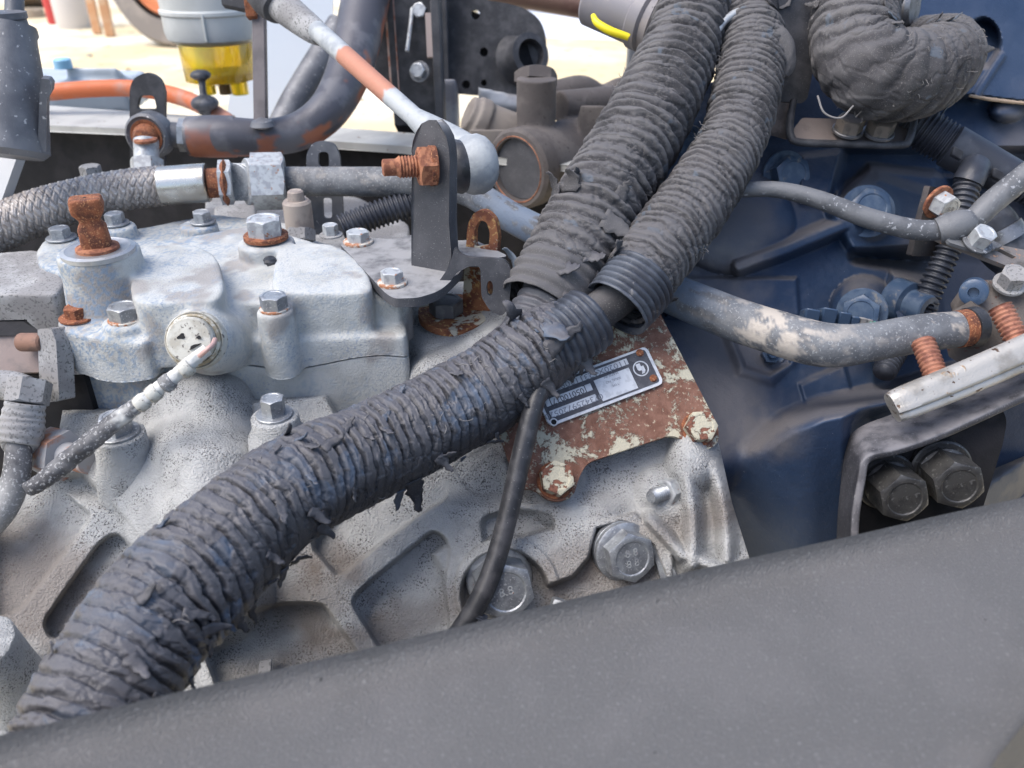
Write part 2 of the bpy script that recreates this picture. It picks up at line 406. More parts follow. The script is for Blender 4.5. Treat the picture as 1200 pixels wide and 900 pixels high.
M_RUSTORANGE = mat('orange_rust', (0.34, 0.145, 0.078), (0.19, 0.07, 0.04), (0.14, 0.055, 0.04), s2=230, s3=700, t3=(0.6, 0.7), rough=0.85, bump=0.8, bs=600, bd=0.0006)
M_RUSTRING = mat('rusty_washer', (0.36, 0.155, 0.08), (0.50, 0.47, 0.42), s2=330, t2=(0.45, 0.55), rough=0.8, bump=0.5)
M_RUSTPAINT = mat('rust_under_flaking_cream_paint', (0.150, 0.070, 0.047), (0.205, 0.105, 0.074), (0.40, 0.33, 0.24), s2=210, t2=(0.38, 0.62), s3=420, t3=(0.62, 0.68), rough=0.85, bump=0.7, bs=900, bd=0.0007,
                  c4=(0.45, 0.42, 0.32), s4=50, t4=(0.505, 0.535), c4r=0.80, r4=0.6)
M_BLACK = mat('black_painted_steel', (0.035, 0.036, 0.042), (0.075, 0.075, 0.082), (0.20, 0.20, 0.20), s2=70, t2=(0.4, 0.7), s3=1500, t3=(0.66, 0.72), rough=0.55, bump=0.35, bs=1100,
              c4=(0.36, 0.14, 0.07), s4=95, t4=(0.725, 0.735), r4=0.9)
M_BLACKD = mat('dusty_black_bracket', (0.060, 0.061, 0.068), (0.095, 0.095, 0.103), (0.26, 0.26, 0.26), s2=40, t2=(0.4, 0.7), s3=1500, t3=(0.64, 0.72), rough=0.7, bump=0.45, bs=900,
               c4=(0.42, 0.15, 0.07), s4=120, t4=(0.725, 0.74), r4=0.9, upd=(0.27, 0.27, 0.275))
M_PLASTIC = mat('black_plastic', (0.03, 0.033, 0.042), (0.075, 0.08, 0.095), s2=60, rough=0.5, bump=0.15, c4=(0.20, 0.19, 0.185), s4=45, t4=(0.58, 0.75))
M_RUBBER = mat('black_rubber', (0.026, 0.027, 0.031), (0.055, 0.055, 0.06), (0.25, 0.25, 0.25), s2=90, s3=1100, t3=(0.69, 0.73), rough=0.42, bump=0.2)
M_BLUE = mat('blue_painted_casting', (0.015, 0.033, 0.074), (0.025, 0.044, 0.086), (0.33, 0.36, 0.40), s2=18, t2=(0.4, 0.65), s3=900, t3=(0.735, 0.76), rough=0.56, bump=0.4, bs=900, rvar=0.05,
             attr='dust', ca=(0.125, 0.118, 0.122), bbig=160, upd=(0.105, 0.103, 0.113), upr=(0.72, 1.0))
M_BLUEB = mat('blue_painted_bolt', (0.040, 0.070, 0.125), (0.075, 0.11, 0.165), s2=90, rough=0.35, bump=0.25, bs=600, c4=(0.20, 0.19, 0.18), s4=120, t4=(0.58, 0.72))
M_PIPE = mat('weathered_pipe', (0.16, 0.168, 0.18), (0.11, 0.115, 0.125), (0.27, 0.28, 0.29), s2=55, t2=(0.42, 0.6), s3=700, t3=(0.58, 0.66), rough=0.66, bump=0.7, bs=500, metallic=0.1,
             attr='pale', ca=(0.42, 0.38, 0.335), attr2='bluish', ca2=(0.17, 0.21, 0.27))
M_ROD = mat('galvanised_rod', (0.40, 0.42, 0.43), (0.29, 0.31, 0.33), s2=60, rough=0.65, bump=0.6, bs=500, metallic=0.1, attr='rustband', ca=(0.44, 0.19, 0.12))
M_TAPE = mat('worn_cloth_tape', (0.022, 0.022, 0.026), (0.040, 0.040, 0.045), (0.11, 0.11, 0.11), s2=35, t2=(0.4, 0.62), s3=1300, t3=(0.62, 0.70), rough=0.50, bump=0.5, bs=1300, bd=0.0005,
             attr='dust', ca=(0.135, 0.132, 0.142), attr2='bare', ca2=(0.085, 0.115, 0.165), rvar=0.15, upd=(0.080, 0.079, 0.089), upr=(0.4, 1.0))
M_CLOTH = mat('dusty_cloth_wrap', (0.028, 0.028, 0.032), (0.050, 0.048, 0.053), (0.14, 0.135, 0.13), s2=28, t2=(0.4, 0.62), s3=1500, t3=(0.58, 0.66), rough=0.9, bump=0.7, bs=1900, bd=0.0005,
              attr='dust', ca=(0.175, 0.168, 0.168), attr2='bare', ca2=(0.12, 0.15, 0.19), upd=(0.105, 0.102, 0.106), upr=(0.45, 1.0))
M_SPLIT = mat('split_conduit', (0.035, 0.040, 0.053), (0.070, 0.080, 0.10), s2=50, rough=0.5, bump=0.2, c4=(0.2, 0.19, 0.19), s4=120, t4=(0.6, 0.7))
M_FOREBEAM = mat('satin_grey_powder_coat', (0.112, 0.109, 0.108), (0.124, 0.120, 0.119), (0.19, 0.187, 0.186), s2=30, s3=750, t3=(0.54, 0.78), rough=0.66, rvar=0.02, bump=1.0, bs=1100, bd=0.0010, c4=(0.045, 0.045, 0.05), s4=150, t4=(0.695, 0.72),
                 )
M_DARK = mat('dark_parts_and_shade', (0.008, 0.008, 0.010), (0.016, 0.015, 0.018), s2=40, rough=0.8, bump=0.3)  # near-black for dark parts and for shade painted into gaps

CX = 100.0
# ------------------------------------------------------------------ lower gearbox casing
N0 = norm((0.02, -0.62, 0.78)); D0 = P(300, 480, 49.0)
def base_silver(X, Y):
    n = N0; num = float(np.dot(n, D0 - CAM)) * 100
    den = np.dot(n, Fw) + np.dot(n, Rw) * (X - 600) / FPX + np.dot(n, Uw) * (450 - Y) / FPX
    return num / den
def silver(X, Y):
    wx = X + 3 * (fbm(X / 30, Y / 30, 3) - .5); wy = Y + 3 * (fbm(X / 30, Y / 30, 9) - .5)
    H = 0.9 * (fbm(X / 120, Y / 120, 1, 3) - .5)
    def rib(pts, hw, h, soft=9, lo=0.0):
        d = d_line(wx, wy, pts); return 1.25 * h * (.62 * sst(hw + soft, max(0, hw - soft * 0.5), d) + .38 * sst(hw + 3.6 * soft, hw * .5, d)) + lo
    def mound(pts, r, h):
        d = d_line(wx, wy, pts); return h * np.sqrt(np.clip(1 - (d / r) ** 2, 0, 1))
    def pad(pts, h, soft=7):
        d = d_poly(wx, wy, pts); return h * sst(soft, -soft, d)
    # flange plateau under the cover with its straight lower-left edge
    H = smax(H, pad([(60, 480), (300, 480), (300, 640), (172, 656), (150, 616), (97, 557), (70, 560)], 2.3, 6), .2)
    # shaft housing running down from the sender
    H = smax(H, mound([(224, 430), (238, 520), (248, 640), (252, 700)], 74, 5.0) * sst(385, 455, Y), .9)
    H = smax(H, mound([(200, 570), (225, 650)], 82, 3.4), .9)
    H = smax(H, pad([(292, 468), (384, 461), (399, 492), (392, 560), (296, 560)], 2.9, 5), .2)
    # level of the rib crests, then the pockets cast between them
    crest = 1.5 * sst(560, 600, wy + .55 * (wx - 300) * (wx < 300) * 0) * sst(760, 700, wx)
    H = smax(H, crest, .3)
    def pocket(pts, h, soft=8, r=12):
        d = d_poly(wx, wy, rpoly(pts, r, 4)); return h * (.8 * sst(soft * .35, -soft * .8, d) + .2 * sst(0, -soft * 3, d))
    for pts, h in (([(410, 704), (428, 686), (508, 620), (526, 634), (520, 690), (528, 738), (510, 800), (462, 786)], 2.2),
                   ([(255, 722), (340, 706), (380, 708), (392, 724), (434, 790), (450, 830), (440, 870), (282, 870), (240, 770)], 2.1),
                   ([(364, 640), (372, 618), (420, 588), (520, 556), (524, 584), (500, 598), (440, 642), (406, 670), (394, 674)], 1.9),
                   ([(530, 546), (596, 510), (606, 560), (575, 580), (552, 578)], 1.6),
                   ([(562, 606), (600, 596), (650, 604), (650, 630), (604, 638), (568, 650)], 1.2),
                   ([(136, 622), (160, 648), (160, 700), (104, 752), (58, 748), (50, 730), (112, 640)], 2.7),
                   ([(-20, 560), (70, 575), (110, 604), (76, 646), (24, 716), (-20, 730)], 2.3),
                   ([(60, 780), (200, 770), (226, 782), (250, 840), (244, 880), (60, 880)], 1.8),
                   ([(270, 560), (500, 545), (440, 590), (350, 622), (300, 650)], .6)):
        H = H - pocket(pts, h * 1.25)
    H = smax(H, H * 0 + pad([(505, 648), (528, 632), (556, 646), (545, 700), (548, 760), (528, 735), (524, 690)], 1.1, 7), .2)
    # machined boss for the two mounting bolts
    H = smax(H, pad([(548, 655), (600, 630), (700, 606), (745, 600), (790, 640), (790, 700), (700, 760), (560, 760), (535, 700)], 1.6, 4), .1)
    H = smax(H, 1.9 * sst(66, 60, np.hypot(wx - 594, wy - 690)), .05)
    H = H - 1.9 * sst(4, -4, np.hypot(wx - 592, wy - 696) - 50)
    H = H - 1.7 * sst(3, -3, d_poly(X, Y, [(640, 688), (672, 676), (690, 655), (700, 620), (730, 612), (765, 640), (790, 700), (700, 760), (600, 760)]))
    # right wing of the bell: fins, flange and bosses
    H = smax(H, rib([(806, 560), (812, 610), (812, 660)], 7, 2.0, 11), .4)
    H = smax(H, rib([(836, 545), (850, 600), (852, 655)], 6, 1.7, 11), .4)
    H = smax(H, rib([(762, 610), (800, 650), (850, 668), (880, 664)], 6, 1.9, 8), .4)
    H = smax(H, mound([(820, 505), (812, 545)], 34, 2.6), .5)
    H = smax(H, mound([(652, 558), (652, 585)], 34, 1.6), .4)
    H = smax(H, mound([(772, 574), (790, 590)], 30, 1.3), .5)
    H = smax(H, mound([(592, 545), (600, 585)], 10, 1.3), .4)
    H = smax(H, rib([(694, 590), (705, 612)], 3, 0.9, 7), .3)
    # upper saddle between the cover and the harness
    H = smax(H, rib([(476, 442), (540, 410), (600, 372)], 8, 1.6, 10), .5)
    H = smax(H, rib([(476, 405), (530, 392), (570, 372)], 12, 0.8, 10), .5)
    H = H + 0.05 * (fbm(X / 6, Y / 6, 5, 3) - .5) + 0.12 * (fbm(X / 22, Y / 22, 7, 3) - .5)
    far = 9 * sst(440, 330, Y + 0.25 * (X - 480)) * sst(470, 500, X)       # the saddle falls away behind the cover
    back = 2.3 * sst(535, 480, Y) * sst(500, 470, X)
    return base_silver(X, Y) - H + back + far * 0.6 + 4.0 * sst(790, 900, X) * sst(560, 480, Y)
def dirt_silver(X, Y):
    n = fbm(X / 26, Y / 26, 2); f = 0.75 * sst(70, 10, np.hypot((X - 25) * .9, Y - 690) - 40 + 50 * (n - .5))
    f = f + 0.65 * sst(40, 0, np.hypot(X - 395, (Y - 655) * 1.2) - 10 + 30 * (n - .5)) + 0.6 * sst(60, 0, np.hypot((X - 350) * .6, Y - 705) - 10 + 50 * (n - .5))
    f = f + 0.5 * sst(30, 0, np.abs(Y - 790 + (X - 300) * .35) - 8 + 20 * (n - .5)) * sst(230, 300, X)
    f = f + 0.55 * sst(20, 0, d_poly(X, Y, [(640, 688), (680, 670), (700, 640), (760, 640), (790, 700), (600, 760)]) + 10)
    f = f + 0.15 * sst(0.60, 0.72, fbm(X / 60, Y / 60, 12))
    return np.clip(f, 0, .9)
gear = thing('gearbox', 'pale cast aluminium truck gearbox with ribs and bolted bosses under the taped harness', 'gearbox', P(400, 640, 47))
SIL_POLY = [(-40, 560), (68, 560), (70, 500), (84, 420), (470, 420), (478, 400), (478, 330), (560, 330), (640, 300), (765, 352), (800, 430), (843, 522), (858, 590), (880, 660), (900, 800), (900, 900), (-40, 980)]
field('casing', silver, SIL_POLY, -40, 905, 290, 985, 1.6, M_CAST, gear, skirt=5, attrs={'dirt': dirt_silver})
def sil(px, py): return float(silver(np.array([[float(px)]]), np.array([[float(py)]]))[0, 0])
def silP(px, py, lift=0.0): return P(px, py, sil(px, py) - lift)
def boss(parent, p, ax, r, h, m, flare=1.35, rim=0.0008, bottom=0.02, name='boss', hole=None, attrs=True):
    prof = [(r * flare * 1.12, -bottom), (r * flare, -0.25 * h), (r * (1 + (flare - 1) * .45), 0.08 * h), (r * 1.03, 0.35 * h), (r, h - rim), (r - rim, h)]
    if hole: prof += [(hole, h), (hole, h - 0.012)] 
    g = lathe(p, ax, prof, 40); v = g[0]
    v = v + (fbm(v[:, 0] * 300, v[:, 1] * 300, v[:, 2] * 300, 3)[:, None] - .5) * 0.0008
    n = len(v); a = {'dirt': np.zeros(n), 'blue': np.zeros(n)}
    return obj(name, (v, g[1]), m, parent, attrs=a, ang=50)
# bosses and bolts of the lower casing
pb = P(148, 540, 45.4); boss(gear, pb, UP, R(29, 45), 0.018, M_CAST, 1.25)
bolt(gear, pb + UP * 0.018, UP, R(18, 45), 0.0098, M_ZINC, (R(24, 45), 0.0018, M_ZINC), phase=0.3, label='grey flanged bolt on the round boss beside the painted cable')
pb = P(325, 505, 44.6); boss(gear, pb, UP, R(27, 45), 0.010, M_CAST, 1.25)
bolt(gear, pb + UP * 0.010, UP, R(14, 45), 0.0095, M_ZINC, (R(21, 45), 0.0016, M_ZINC), phase=0.1)
pb = P(14, 800, 41); boss(gear, pb, norm((0.05, -0.25, 1)), R(34, 42), 0.040, M_CAST, 1.12, hole=R(13, 42))
th = obj('thread', lathe(pb + UP * 0.024, norm((0.05, -0.25, 1)), [(R(13, 42) - 0.0001 - 0.0009 * (i % 2), i * 0.0011) for i in range(14)], 28, False, False), M_STEEL, gear)
# plug with a rusty hex at the left edge
a = P(78, 534, 46.0); b = P(54, 529, 46.8)
obj('side_plug', join(prism(a, b, R(30, 46)), cyl(a + norm(a - b) * .02, a, R(16, 46))), mat('rust_plug', (0.36, 0.36, 0.37), (0.42, 0.20, 0.12), s2=70, t2=(0.45, 0.6), rough=.7, metallic=.2, bump=.5), gear, ang=30)
# the big mounting bolts facing the viewer
for (px, py, rr, hh, dx, lab, bm_) in ((584, 676, 33, 0.022, (0.16, -0.80, 0.38), 'large grey bolt with rust round its washer behind the thin black cable', M_STEEL), (726, 642, 30, 0.014, (0.26, -0.86, 0.34), 'large grey bolt with stamped head beside the bent metal tab', M_ZINC)):
    p = silP(px, py, .15); ax = norm(dx)
    bb = bolt(gear, p, ax, R(rr, 46), hh, M_ZINC, (R(rr * 1.16, 46), 0.004, M_ZINCW if bm_ is M_STEEL else M_ZINC), flange=None, phase=0.35, label=lab, mark=('8 8\n8 8' if bm_ is M_ZINC else '8.8', 0.42, M_ZINCW))
    if bm_ is M_ZINC:
        g = lathe(p + ax * 0.004, ax, [(R(35, 46), 0), (R(35, 46), .003), (R(30, 46), .0045)], 40); obj('flange', g, M_ZINC, gear)
# bent locking tab beside the right bolt
g = plate(rpoly([(742, 612), (790, 668), (800, 690), (778, 690), (766, 650), (735, 622)], 3), P(770, 650, 45.0), (-0.5, -0.8, 0.4), 0.0018); obj('locking_tab', g, M_ZINC, gear, bevel=0.0005)
# machined ledges just above the beam
g = sweepw([P(640, 728, 43.5), P(690, 712, 43.2), (P(740, 703, 43)), P(790, 694, 42.6)], 0.005, 20, 12); obj('flange_edge', g, M_MACH, gear)
g = join(prism(P(652, 738, 43.4), P(664, 705, 43.6), R(19, 43)),); obj('nut', g, M_ZINC, gear, ang=30)
# stud with nut at the right
p = silP(790, 574, -0.3); ax = norm((-0.78, -0.60, 0.20))
obj('stud_nut', prism(p, p + ax * 0.0085, R(17, 46), phase=.4), M_ZINCW, gear, ang=30)
obj('stud', lathe(p + ax * 0.008, ax, [(R(9.5, 46) - (0.0006 if i % 2 else 0), i * 0.0008) for i in range(14)] + [(R(7, 46), 0.0118)], 24), M_ZINC, gear, ang=25)
# small stuck things on the casing
o = obj('cable_stub', boxp(P(310, 790, 42.5), Rw + 0.25 * UP, np.cross(Rw, N0), N0, R(8, 43), R(16, 43), 0.001), M_DUSTGREY, gear, bevel=.0005)

# ------------------------------------------------------------------ shift cover: a cast box on top, united by remeshing
def colz(pts, ztop, zbot, rd=0):
    """column whose top outline sits under the given pixels on height ztop (cm below the eye) down to zbot"""
    pp = rpoly(pts, rd, 4) if rd else pts
    T_ = np.array([on_z(x, y, ztop) for x, y in pp]); B_ = T_.copy(); B_[:, 2] = CAMZ + zbot / 100
    n = len(pp); V = np.concatenate([B_, T_]); F = [tuple(range(n))[::-1], tuple(range(n, 2 * n))] + [(i, (i + 1) % n, (i + 1) % n + n, i + n) for i in range(n)]
    return V, F
def vcyl(px, py, ztop, zbot, rpx, flare=1.0):
    c = on_z(px, py, ztop); d = np.dot(c - CAM, Fw) * 100; r = R(rpx, d)
    return lathe((c[0], c[1], CAMZ + zbot / 100), UP, [(r * flare, 0), (r, (ztop - zbot) / 100 * .75), (r, (ztop - zbot) / 100)], 28)
ZT = -20.2
def ell(cx, cy, cz, rx, ry, rz, seg=24):
    return lathe((cx, cy, cz - rz), UP, [(max(1e-4, rx * math.sin(t)), rz - rz * math.cos(t)) for t in np.linspace(0.05, math.pi - .05, 14)], seg)
frontY = P(300, 390, 46)[1]
up_parts = [
    colz([(74, 392), (150, 402), (478, 394), (476, 372), (405, 290), (250, 250), (86, 300)], -21.6, -24.6, 6),         # flange slab
    colz([(160, 358), (470, 352), (470, 345), (400, 292), (300, 262), (172, 285), (120, 330)], -20.0, -23.0, 8),         # main top
    colz([(316, 344), (442, 342), (424, 304), (392, 284), (324, 284)], -18.9, -22.4, 18),                           # right raised block
    colz([(150, 356), (266, 352), (256, 298), (224, 284), (156, 288)], -18.5, -22.6, 24),                           # centre dome
    colz([(68, 386), (120, 398), (172, 402), (190, 380), (150, 335), (84, 335)], -20.7, -24.6, 8),
    vcyl(115, 293, -17.2, -24, 46, 1.28),                                                                              # shaft collar
    vcyl(148, 374, -20.1, -25.5, 28), vcyl(322, 362, -19.5, -25.5, 22),
    vcyl(312, 282, -18.9, -24, 33, 1.1),
    vcyl(460, 338, -19.8, -25, 22), vcyl(92, 372, -20.6, -24.8, 23), vcyl(232, 262, -20.3, -24, 22), vcyl(136, 264, -20.3, -24, 22), vcyl(72, 282, -21, -24, 22),
    colz([(40, 290), (250, 250), (350, 262), (330, 286), (100, 330), (44, 310)], -21.3, -26, 8),
]
# sender boss facing the viewer
sp = P(233, 399, 44.6); sax = norm((0.05, -0.80, 0.42))
up_parts.append(lathe(sp - sax * 0.05, sax, [(R(50, 46), 0), (R(38, 45), 0.044), (R(35, 45), 0.052)], 32))
lo_parts = [
    colz([(74, 392), (150, 402), (478, 394), (476, 372), (405, 290), (250, 250), (86, 300)], -21.6, -33.0, 6),
    vcyl(148, 374, -21, -25.0, 28), vcyl(322, 362, -21, -30.5, 23), colz([(76, 394), (112, 398), (112, 380), (90, 340)], -21.6, -36, 3)]
def split_z(v, f, z, below):
    c = v[f].mean(1)[:, 2]; k = (c < z) if below else (c >= z); F = f[k]; u = np.unique(F); r = np.full(len(v), -1); r[u] = np.arange(len(u)); return v[u], r[F]
cov = thing('shift_cover', 'chalky silver cast shift cover with flaking blue paint bolted on top of the gearbox', 'cover', on_z(270, 410, -24))
ZS = CAMZ - 0.232
def paint(v):
    n1 = fbm(v[:, 0] * 55, v[:, 1] * 55, v[:, 2] * 55, 4, 3); n2 = fbm(v[:, 0] * 620, v[:, 1] * 620, v[:, 2] * 620, 2, 8)
    left = sst(-0.17, -0.235, v[:, 0])
    b = sst(.48, .60, n2) * sst(.42, .60, n1 + .14 * left) * (.30 + .50 * left)
    d = 0.7 * sst(0.56, 0.68, fbm(v[:, 0] * 40, v[:, 1] * 40, v[:, 2] * 40, 4, 21))
    return {'blue': b, 'dirt': d}
v, f = baked(up_parts, 0.0011, 30)
v[:, 2] = np.maximum(v[:, 2], CAMZ - 0.2325 + 0.0035 * np.sin(v[:, 0] * 60) + 0.001)
v = v + (fbm(v[:, 0] * 160, v[:, 1] * 160, v[:, 2] * 160, 3)[:, None] - .5) * 0.0006
obj('upper_housing', (v, f), M_COVER, cov, attrs=paint(v), ang=180)
v, f = baked(lo_parts, 0.0014, 9)
v[:, 2] = np.minimum(v[:, 2], CAMZ - 0.2325 + 0.0035 * np.sin(v[:, 0] * 60) - 0.0002)
v[:, 1] += 0.0004
obj('lower_housing', (v, f), M_COVER, cov, attrs=paint(v), ang=180)
# bolts on the cover
def zb(px, py, z, r, h, m, wm=None, wr=1.25, wt=.0012, parent=cov, label=None, ph=None, ax=UP):
    p = on_z(px, py, z); d = np.dot(p - CAM, Fw) * 100
    return bolt(parent, p, ax, R(r, d), h, m, (R(r * wr, d), wt, wm) if wm else None, label=label, phase=ph)
zb(148, 374, -20.1, 18.5, 0.0075, M_ZINC, M_RUSTRING, 1.1, ph=.15)
zb(322, 362, -19.5, 16.5, 0.0075, M_ZINC, M_RUSTRING, 1.05, ph=.5)
zb(92, 372, -20.55, 14, 0.006, M_RUST, M_RUST, 1.5, ph=.3, label='rusty orange bolt on the left corner of the cover')
zb(312, 279, -18.75, 21, 0.011, M_ZINCW, M_RUST, 1.22, .003, ph=.2, label='large pale hex plug with a broad band of rust under it')
zb(136, 262, -20.2, 11, .007, M_ZINC, M_ZINC, 1.35, ph=.1); zb(238, 260, -20.2, 11, .007, M_ZINC, M_ZINC, 1.35, ph=.4); zb(72, 279, -20.9, 12, .007, M_ZINC, M_ZINC, 1.4, ph=.7)
zb(388, 276, -19.9, 9, .007, M_ZINCW, M_DUSTGREY, 1.5, ph=.7)
# black rubber crumb
g = lathe(on_z(317, 308, -19.1), UP, [(.0012, -.001), (.0040, 0), (.0046, .0018), (.0034, .0034), (.001, .0038)], 14); v = g[0]; v = v + (fbm(v[:, 0] * 500, v[:, 1] * 500, v[:, 2] * 500)[:, None] - .5) * .003
tag(obj('rubber_crumb', (v, g[1]), M_RUBBER), 'small black rubber crumb lying on the silver cover', 'debris')
# selector shaft end: collar, rusty waisted square
c = on_z(115, 293, -17.1); d = 54.0; c = np.array(c); dd = np.dot(c - CAM, Fw) * 100; k = dd / 100 / FPX
obj('seal_ring', lathe(c - UP * .002, UP, [(41 * k, 0), (41 * k, .0026), (36 * k, .0034), (33 * k, .0026), (24 * k, .0026), (22 * k, .002)], 48), M_MACH, cov)
sh = obj('selector_shaft', lathe(c, UP, [(24 * k, 0), (24 * k, .0022), (19 * k, .0032)], 36), M_RUSTORANGE, cov)
def sq(hx, hy, h, tw):                                   # rounded rectangular ring
    q = rpoly([(-hx, -hy), (hx, -hy), (hx, hy), (-hx, hy)], min(hx, hy) * .5, 4); a = rad(tw)
    return np.array([[x * math.cos(a) - y * math.sin(a), x * math.sin(a) + y * math.cos(a), h] for x, y in q])
rings = [sq(16 * k, 14 * k, .001, 20), sq(15.5 * k, 14 * k, .009, 20), sq(15 * k, 13 * k, .0125, 20), sq(11.5 * k, 10 * k, .0155, 22), sq(11.5 * k, 10 * k, .0175, 22), sq(17 * k, 13.5 * k, .0215, 22), sq(18 * k, 15 * k, .0245, 22), sq(17.5 * k, 15 * k, .0285, 22), sq(16 * k, 13.5 * k, .0295, 22)]
rv = np.concatenate(rings) + c + UP * .0015; m_ = len(rings[0]); rv = rv + (fbm(rv[:, 0] * 400, rv[:, 1] * 400, rv[:, 2] * 400)[:, None] - .5) * .0008
obj('shaft_tip', (rv, ring_faces(len(rings), m_, True, True, True)), M_RUST, sh, ang=40, bevel=.0006)
obj('centre_mark', lathe(c + UP * .0308, UP, [(.0007, 0), (.0009, .0003)], 12), M_DARK, sh)

# ------------------------------------------------------------------ sender (painted over) with its cut cable
sen = thing('reverse_sender', 'round off-white painted sender with split plastic face and broken wire on the cover front', 'sensor', sp)
s0 = sp + sax * 0.002
M_CREAM = mat('cream_overspray', (0.50, 0.49, 0.44), (0.36, 0.34, 0.29), (0.12, 0.11, 0.10), s2=110, s3=420, t3=(0.60, 0.66), rough=.6, bump=.5)
M_BROWN = mat('brown_grease', (0.30, 0.25, 0.17), (0.55, 0.53, 0.46), s2=260, t2=(.45, .6), rough=.5, bump=.6, bs=400)
k = 44.6 / 100 / FPX
obj('socket', lathe(s0, sax, [(34 * k, -.002), (34 * k, .005), (32.5 * k, .006), (31 * k, .0055), (31 * k, .002)], 44), M_CREAM, sen)
obj('grease_ring', lathe(s0, sax, [(31 * k, .000), (30.5 * k, .0075), (28 * k, .0088), (26 * k, .008)], 44), M_BROWN, sen)
fa = obj('face', lathe(s0, sax, [(27 * k, .000), (26.5 * k, .0125), (24 * k, .014), (10 * k, .0145)], 44), M_CREAM, sen)
tt, uu, aa = frame(sax); fc = s0 + sax * .0147
def blob(cx, cy, rx, ry, rot=0, n=16):
    q = []
    for i in range(n):
        a = 2 * math.pi * i / n; r = 1 + .25 * math.sin(3 * a + cx); x = rx * r * math.cos(a); y = ry * r * math.sin(a); x, y = x * math.cos(rot) - y * math.sin(rot), x * math.sin(rot) + y * math.cos(rot)
        q.append(fc - tt * (cx + x) * -k + uu * -(cy + y) * -k)
    return slab([q], sax * .0004)
e_r, e_u = Rw, norm(np.cross(sax, Rw)) * -1
e_u = e_u if e_u[2] > 0 else -e_u
def blob(cx, cy, rx, ry, rot=0, n=16):
    q = []
    for i in range(n):
        a = 2 * math.pi * i / n; r = 1 + .25 * math.sin(3 * a + cx); x = rx * r * math.cos(a); y = ry * r * math.sin(a); x, y = x * math.cos(rot) - y * math.sin(rot), x * math.sin(rot) + y * math.cos(rot)
        q.append(fc + e_r * (cx + x) * k - e_u * (cy + y) * k)
    return slab([q], sax * .0003)
for bx in ((-8, -4, 4.5, 3, -.4), (12, -3, 2.6, 1.8, 0), (7, 7, 7, 1.8, -.45)): obj('crack', blob(*bx), M_DARK, fa, smooth=False)
# ------------------------------------------------------------------ paint-flecked cable
M_PCABLE = mat('paint_flecked_cable', (0.065, 0.065, 0.07), (0.13, 0.13, 0.135), (0.34, 0.34, 0.34), s2=70, s3=600, t3=(0.54, 0.66), rough=.6, bump=.5, attr='pale', ca=(0.56, 0.56, 0.54))
pc = thing('sender_cable', 'black cable spattered with white paint running from the sender to the lower left', 'cable', P(34, 572, 42))
pts = [(243, 409, 42.6, 7), (222, 426, 42.4, 7.5), (205, 441, 42.4, 8.5), (170, 468, 42.3, 9), (130, 498, 42.3, 11), (85, 535, 42.3, 11.5), (52, 562, 42.2, 10.5), (34, 574, 42.2, 9)]
g = tube(pts, None, 160, 20, lambda s, t: .0007 * (vn(s * 260, t * 1.5, 2) - .5) + .0006 * (vn(s * 900, t * 3, 5) - .5))
sx = np.repeat(np.linspace(0, 1, 160), 20); pale = np.clip(sst(.52, .30, sx + .35 * (vn(sx * 30, np.tile(np.arange(20), 160) * .9, 1) - .5)), 0, 1)
obj('sheath', g, M_PCABLE, pc, attrs={'pale': pale}, ang=60)
obj('broken_wire', tube([(234, 417, 42.2), (242, 410, 41.9), (249, 404, 42.2), (252, 398, 43.0)], .0013, 16, 10), mat('pink_copper', (0.55, 0.36, 0.32), rough=.5, metallic=.3), pc)
for q in ((218, 432), (196, 449), (180, 461), (166, 472)):
    obj('tape_turn', lathe(P(q[0], q[1], 42.3), norm(P(205, 441, 42.4) - P(170, 468, 42.3)), [(.0040, -.0028), (.0046, -.002), (.0047, .002), (.0041, .003)], 20), M_CREAM if q[0] != 196 else M_PCABLE, pc, attrs={'pale': np.ones(80) * .2})

# ------------------------------------------------------------------ rusted cover plate with name plate
PN = norm((0.10, -0.66, 0.74)); PP = silP(652, 575, 0.9)
pl = thing('rusted_cover_plate', 'rust brown steel plate with flaking cream paint holding the riveted name plate', 'plate', on_plane(720, 500, PP, PN))
out = rpoly([(596, 470), (640, 402), (690, 360), (762, 345), (842, 500), (842, 520), (825, 529), (808, 527), (800, 514), (785, 510), (688, 542), (678, 560), (672, 582), (655, 588), (640, 585), (628, 574), (608, 572), (584, 505)],
            [4, 4, 4, 6, 8, 8, 8, 8, 10, 14, 12, 10, 10, 8, 8, 10, 16, 8], 5)
obj('plate', plate(out, PP, PN, 0.0032), M_RUSTPAINT, pl, bevel=0.0009, seg=2)
obj('gasket', plate([(x * .996 + 2.9, y * .996 + 2.2) for x, y in out], PP - PN * .0033, PN, 0.0011), M_RUSTORANGE, pl)
M_CREAMBOLT = mat('cream_flaked_bolt', (.20, .085, .055), (.12, .05, .035), s2=210, rough=.85, bump=.8, bd=.0008, c4=(.45, .42, .32), s4=130, t4=(.45, .47), r4=.6)
for (px, py, r) in ((651, 561, 20), (818, 501, 19)):
    bolt(pl, on_plane(px, py + 2, PP, PN), PN, R(r, 47), .0075, M_CREAMBOLT, (R(r * 1.08, 47), .001, M_RUST), phase=.2 if px < 700 else .6,
         label='rusted bolt with cream paint left on it, at the ' + ('lower corner of the plate' if px < 700 else 'right corner of the plate'))
M_ALU = mat('name_plate_aluminium', (0.60, 0.61, 0.63), (0.50, 0.51, 0.53), s2=300, rough=.45, bump=.15, metallic=.25)
M_INK = mat('dark_print', (0.055, 0.055, 0.066), (0.08, 0.08, 0.09), (.3, .3, .3), s2=200, s3=1500, t3=(.68, .72), rough=.5, bump=.1)
M_STAMP = mat('grey_stamping', (0.20, 0.21, 0.24), rough=.5, bump=0)
p0 = PP + PN * .0016
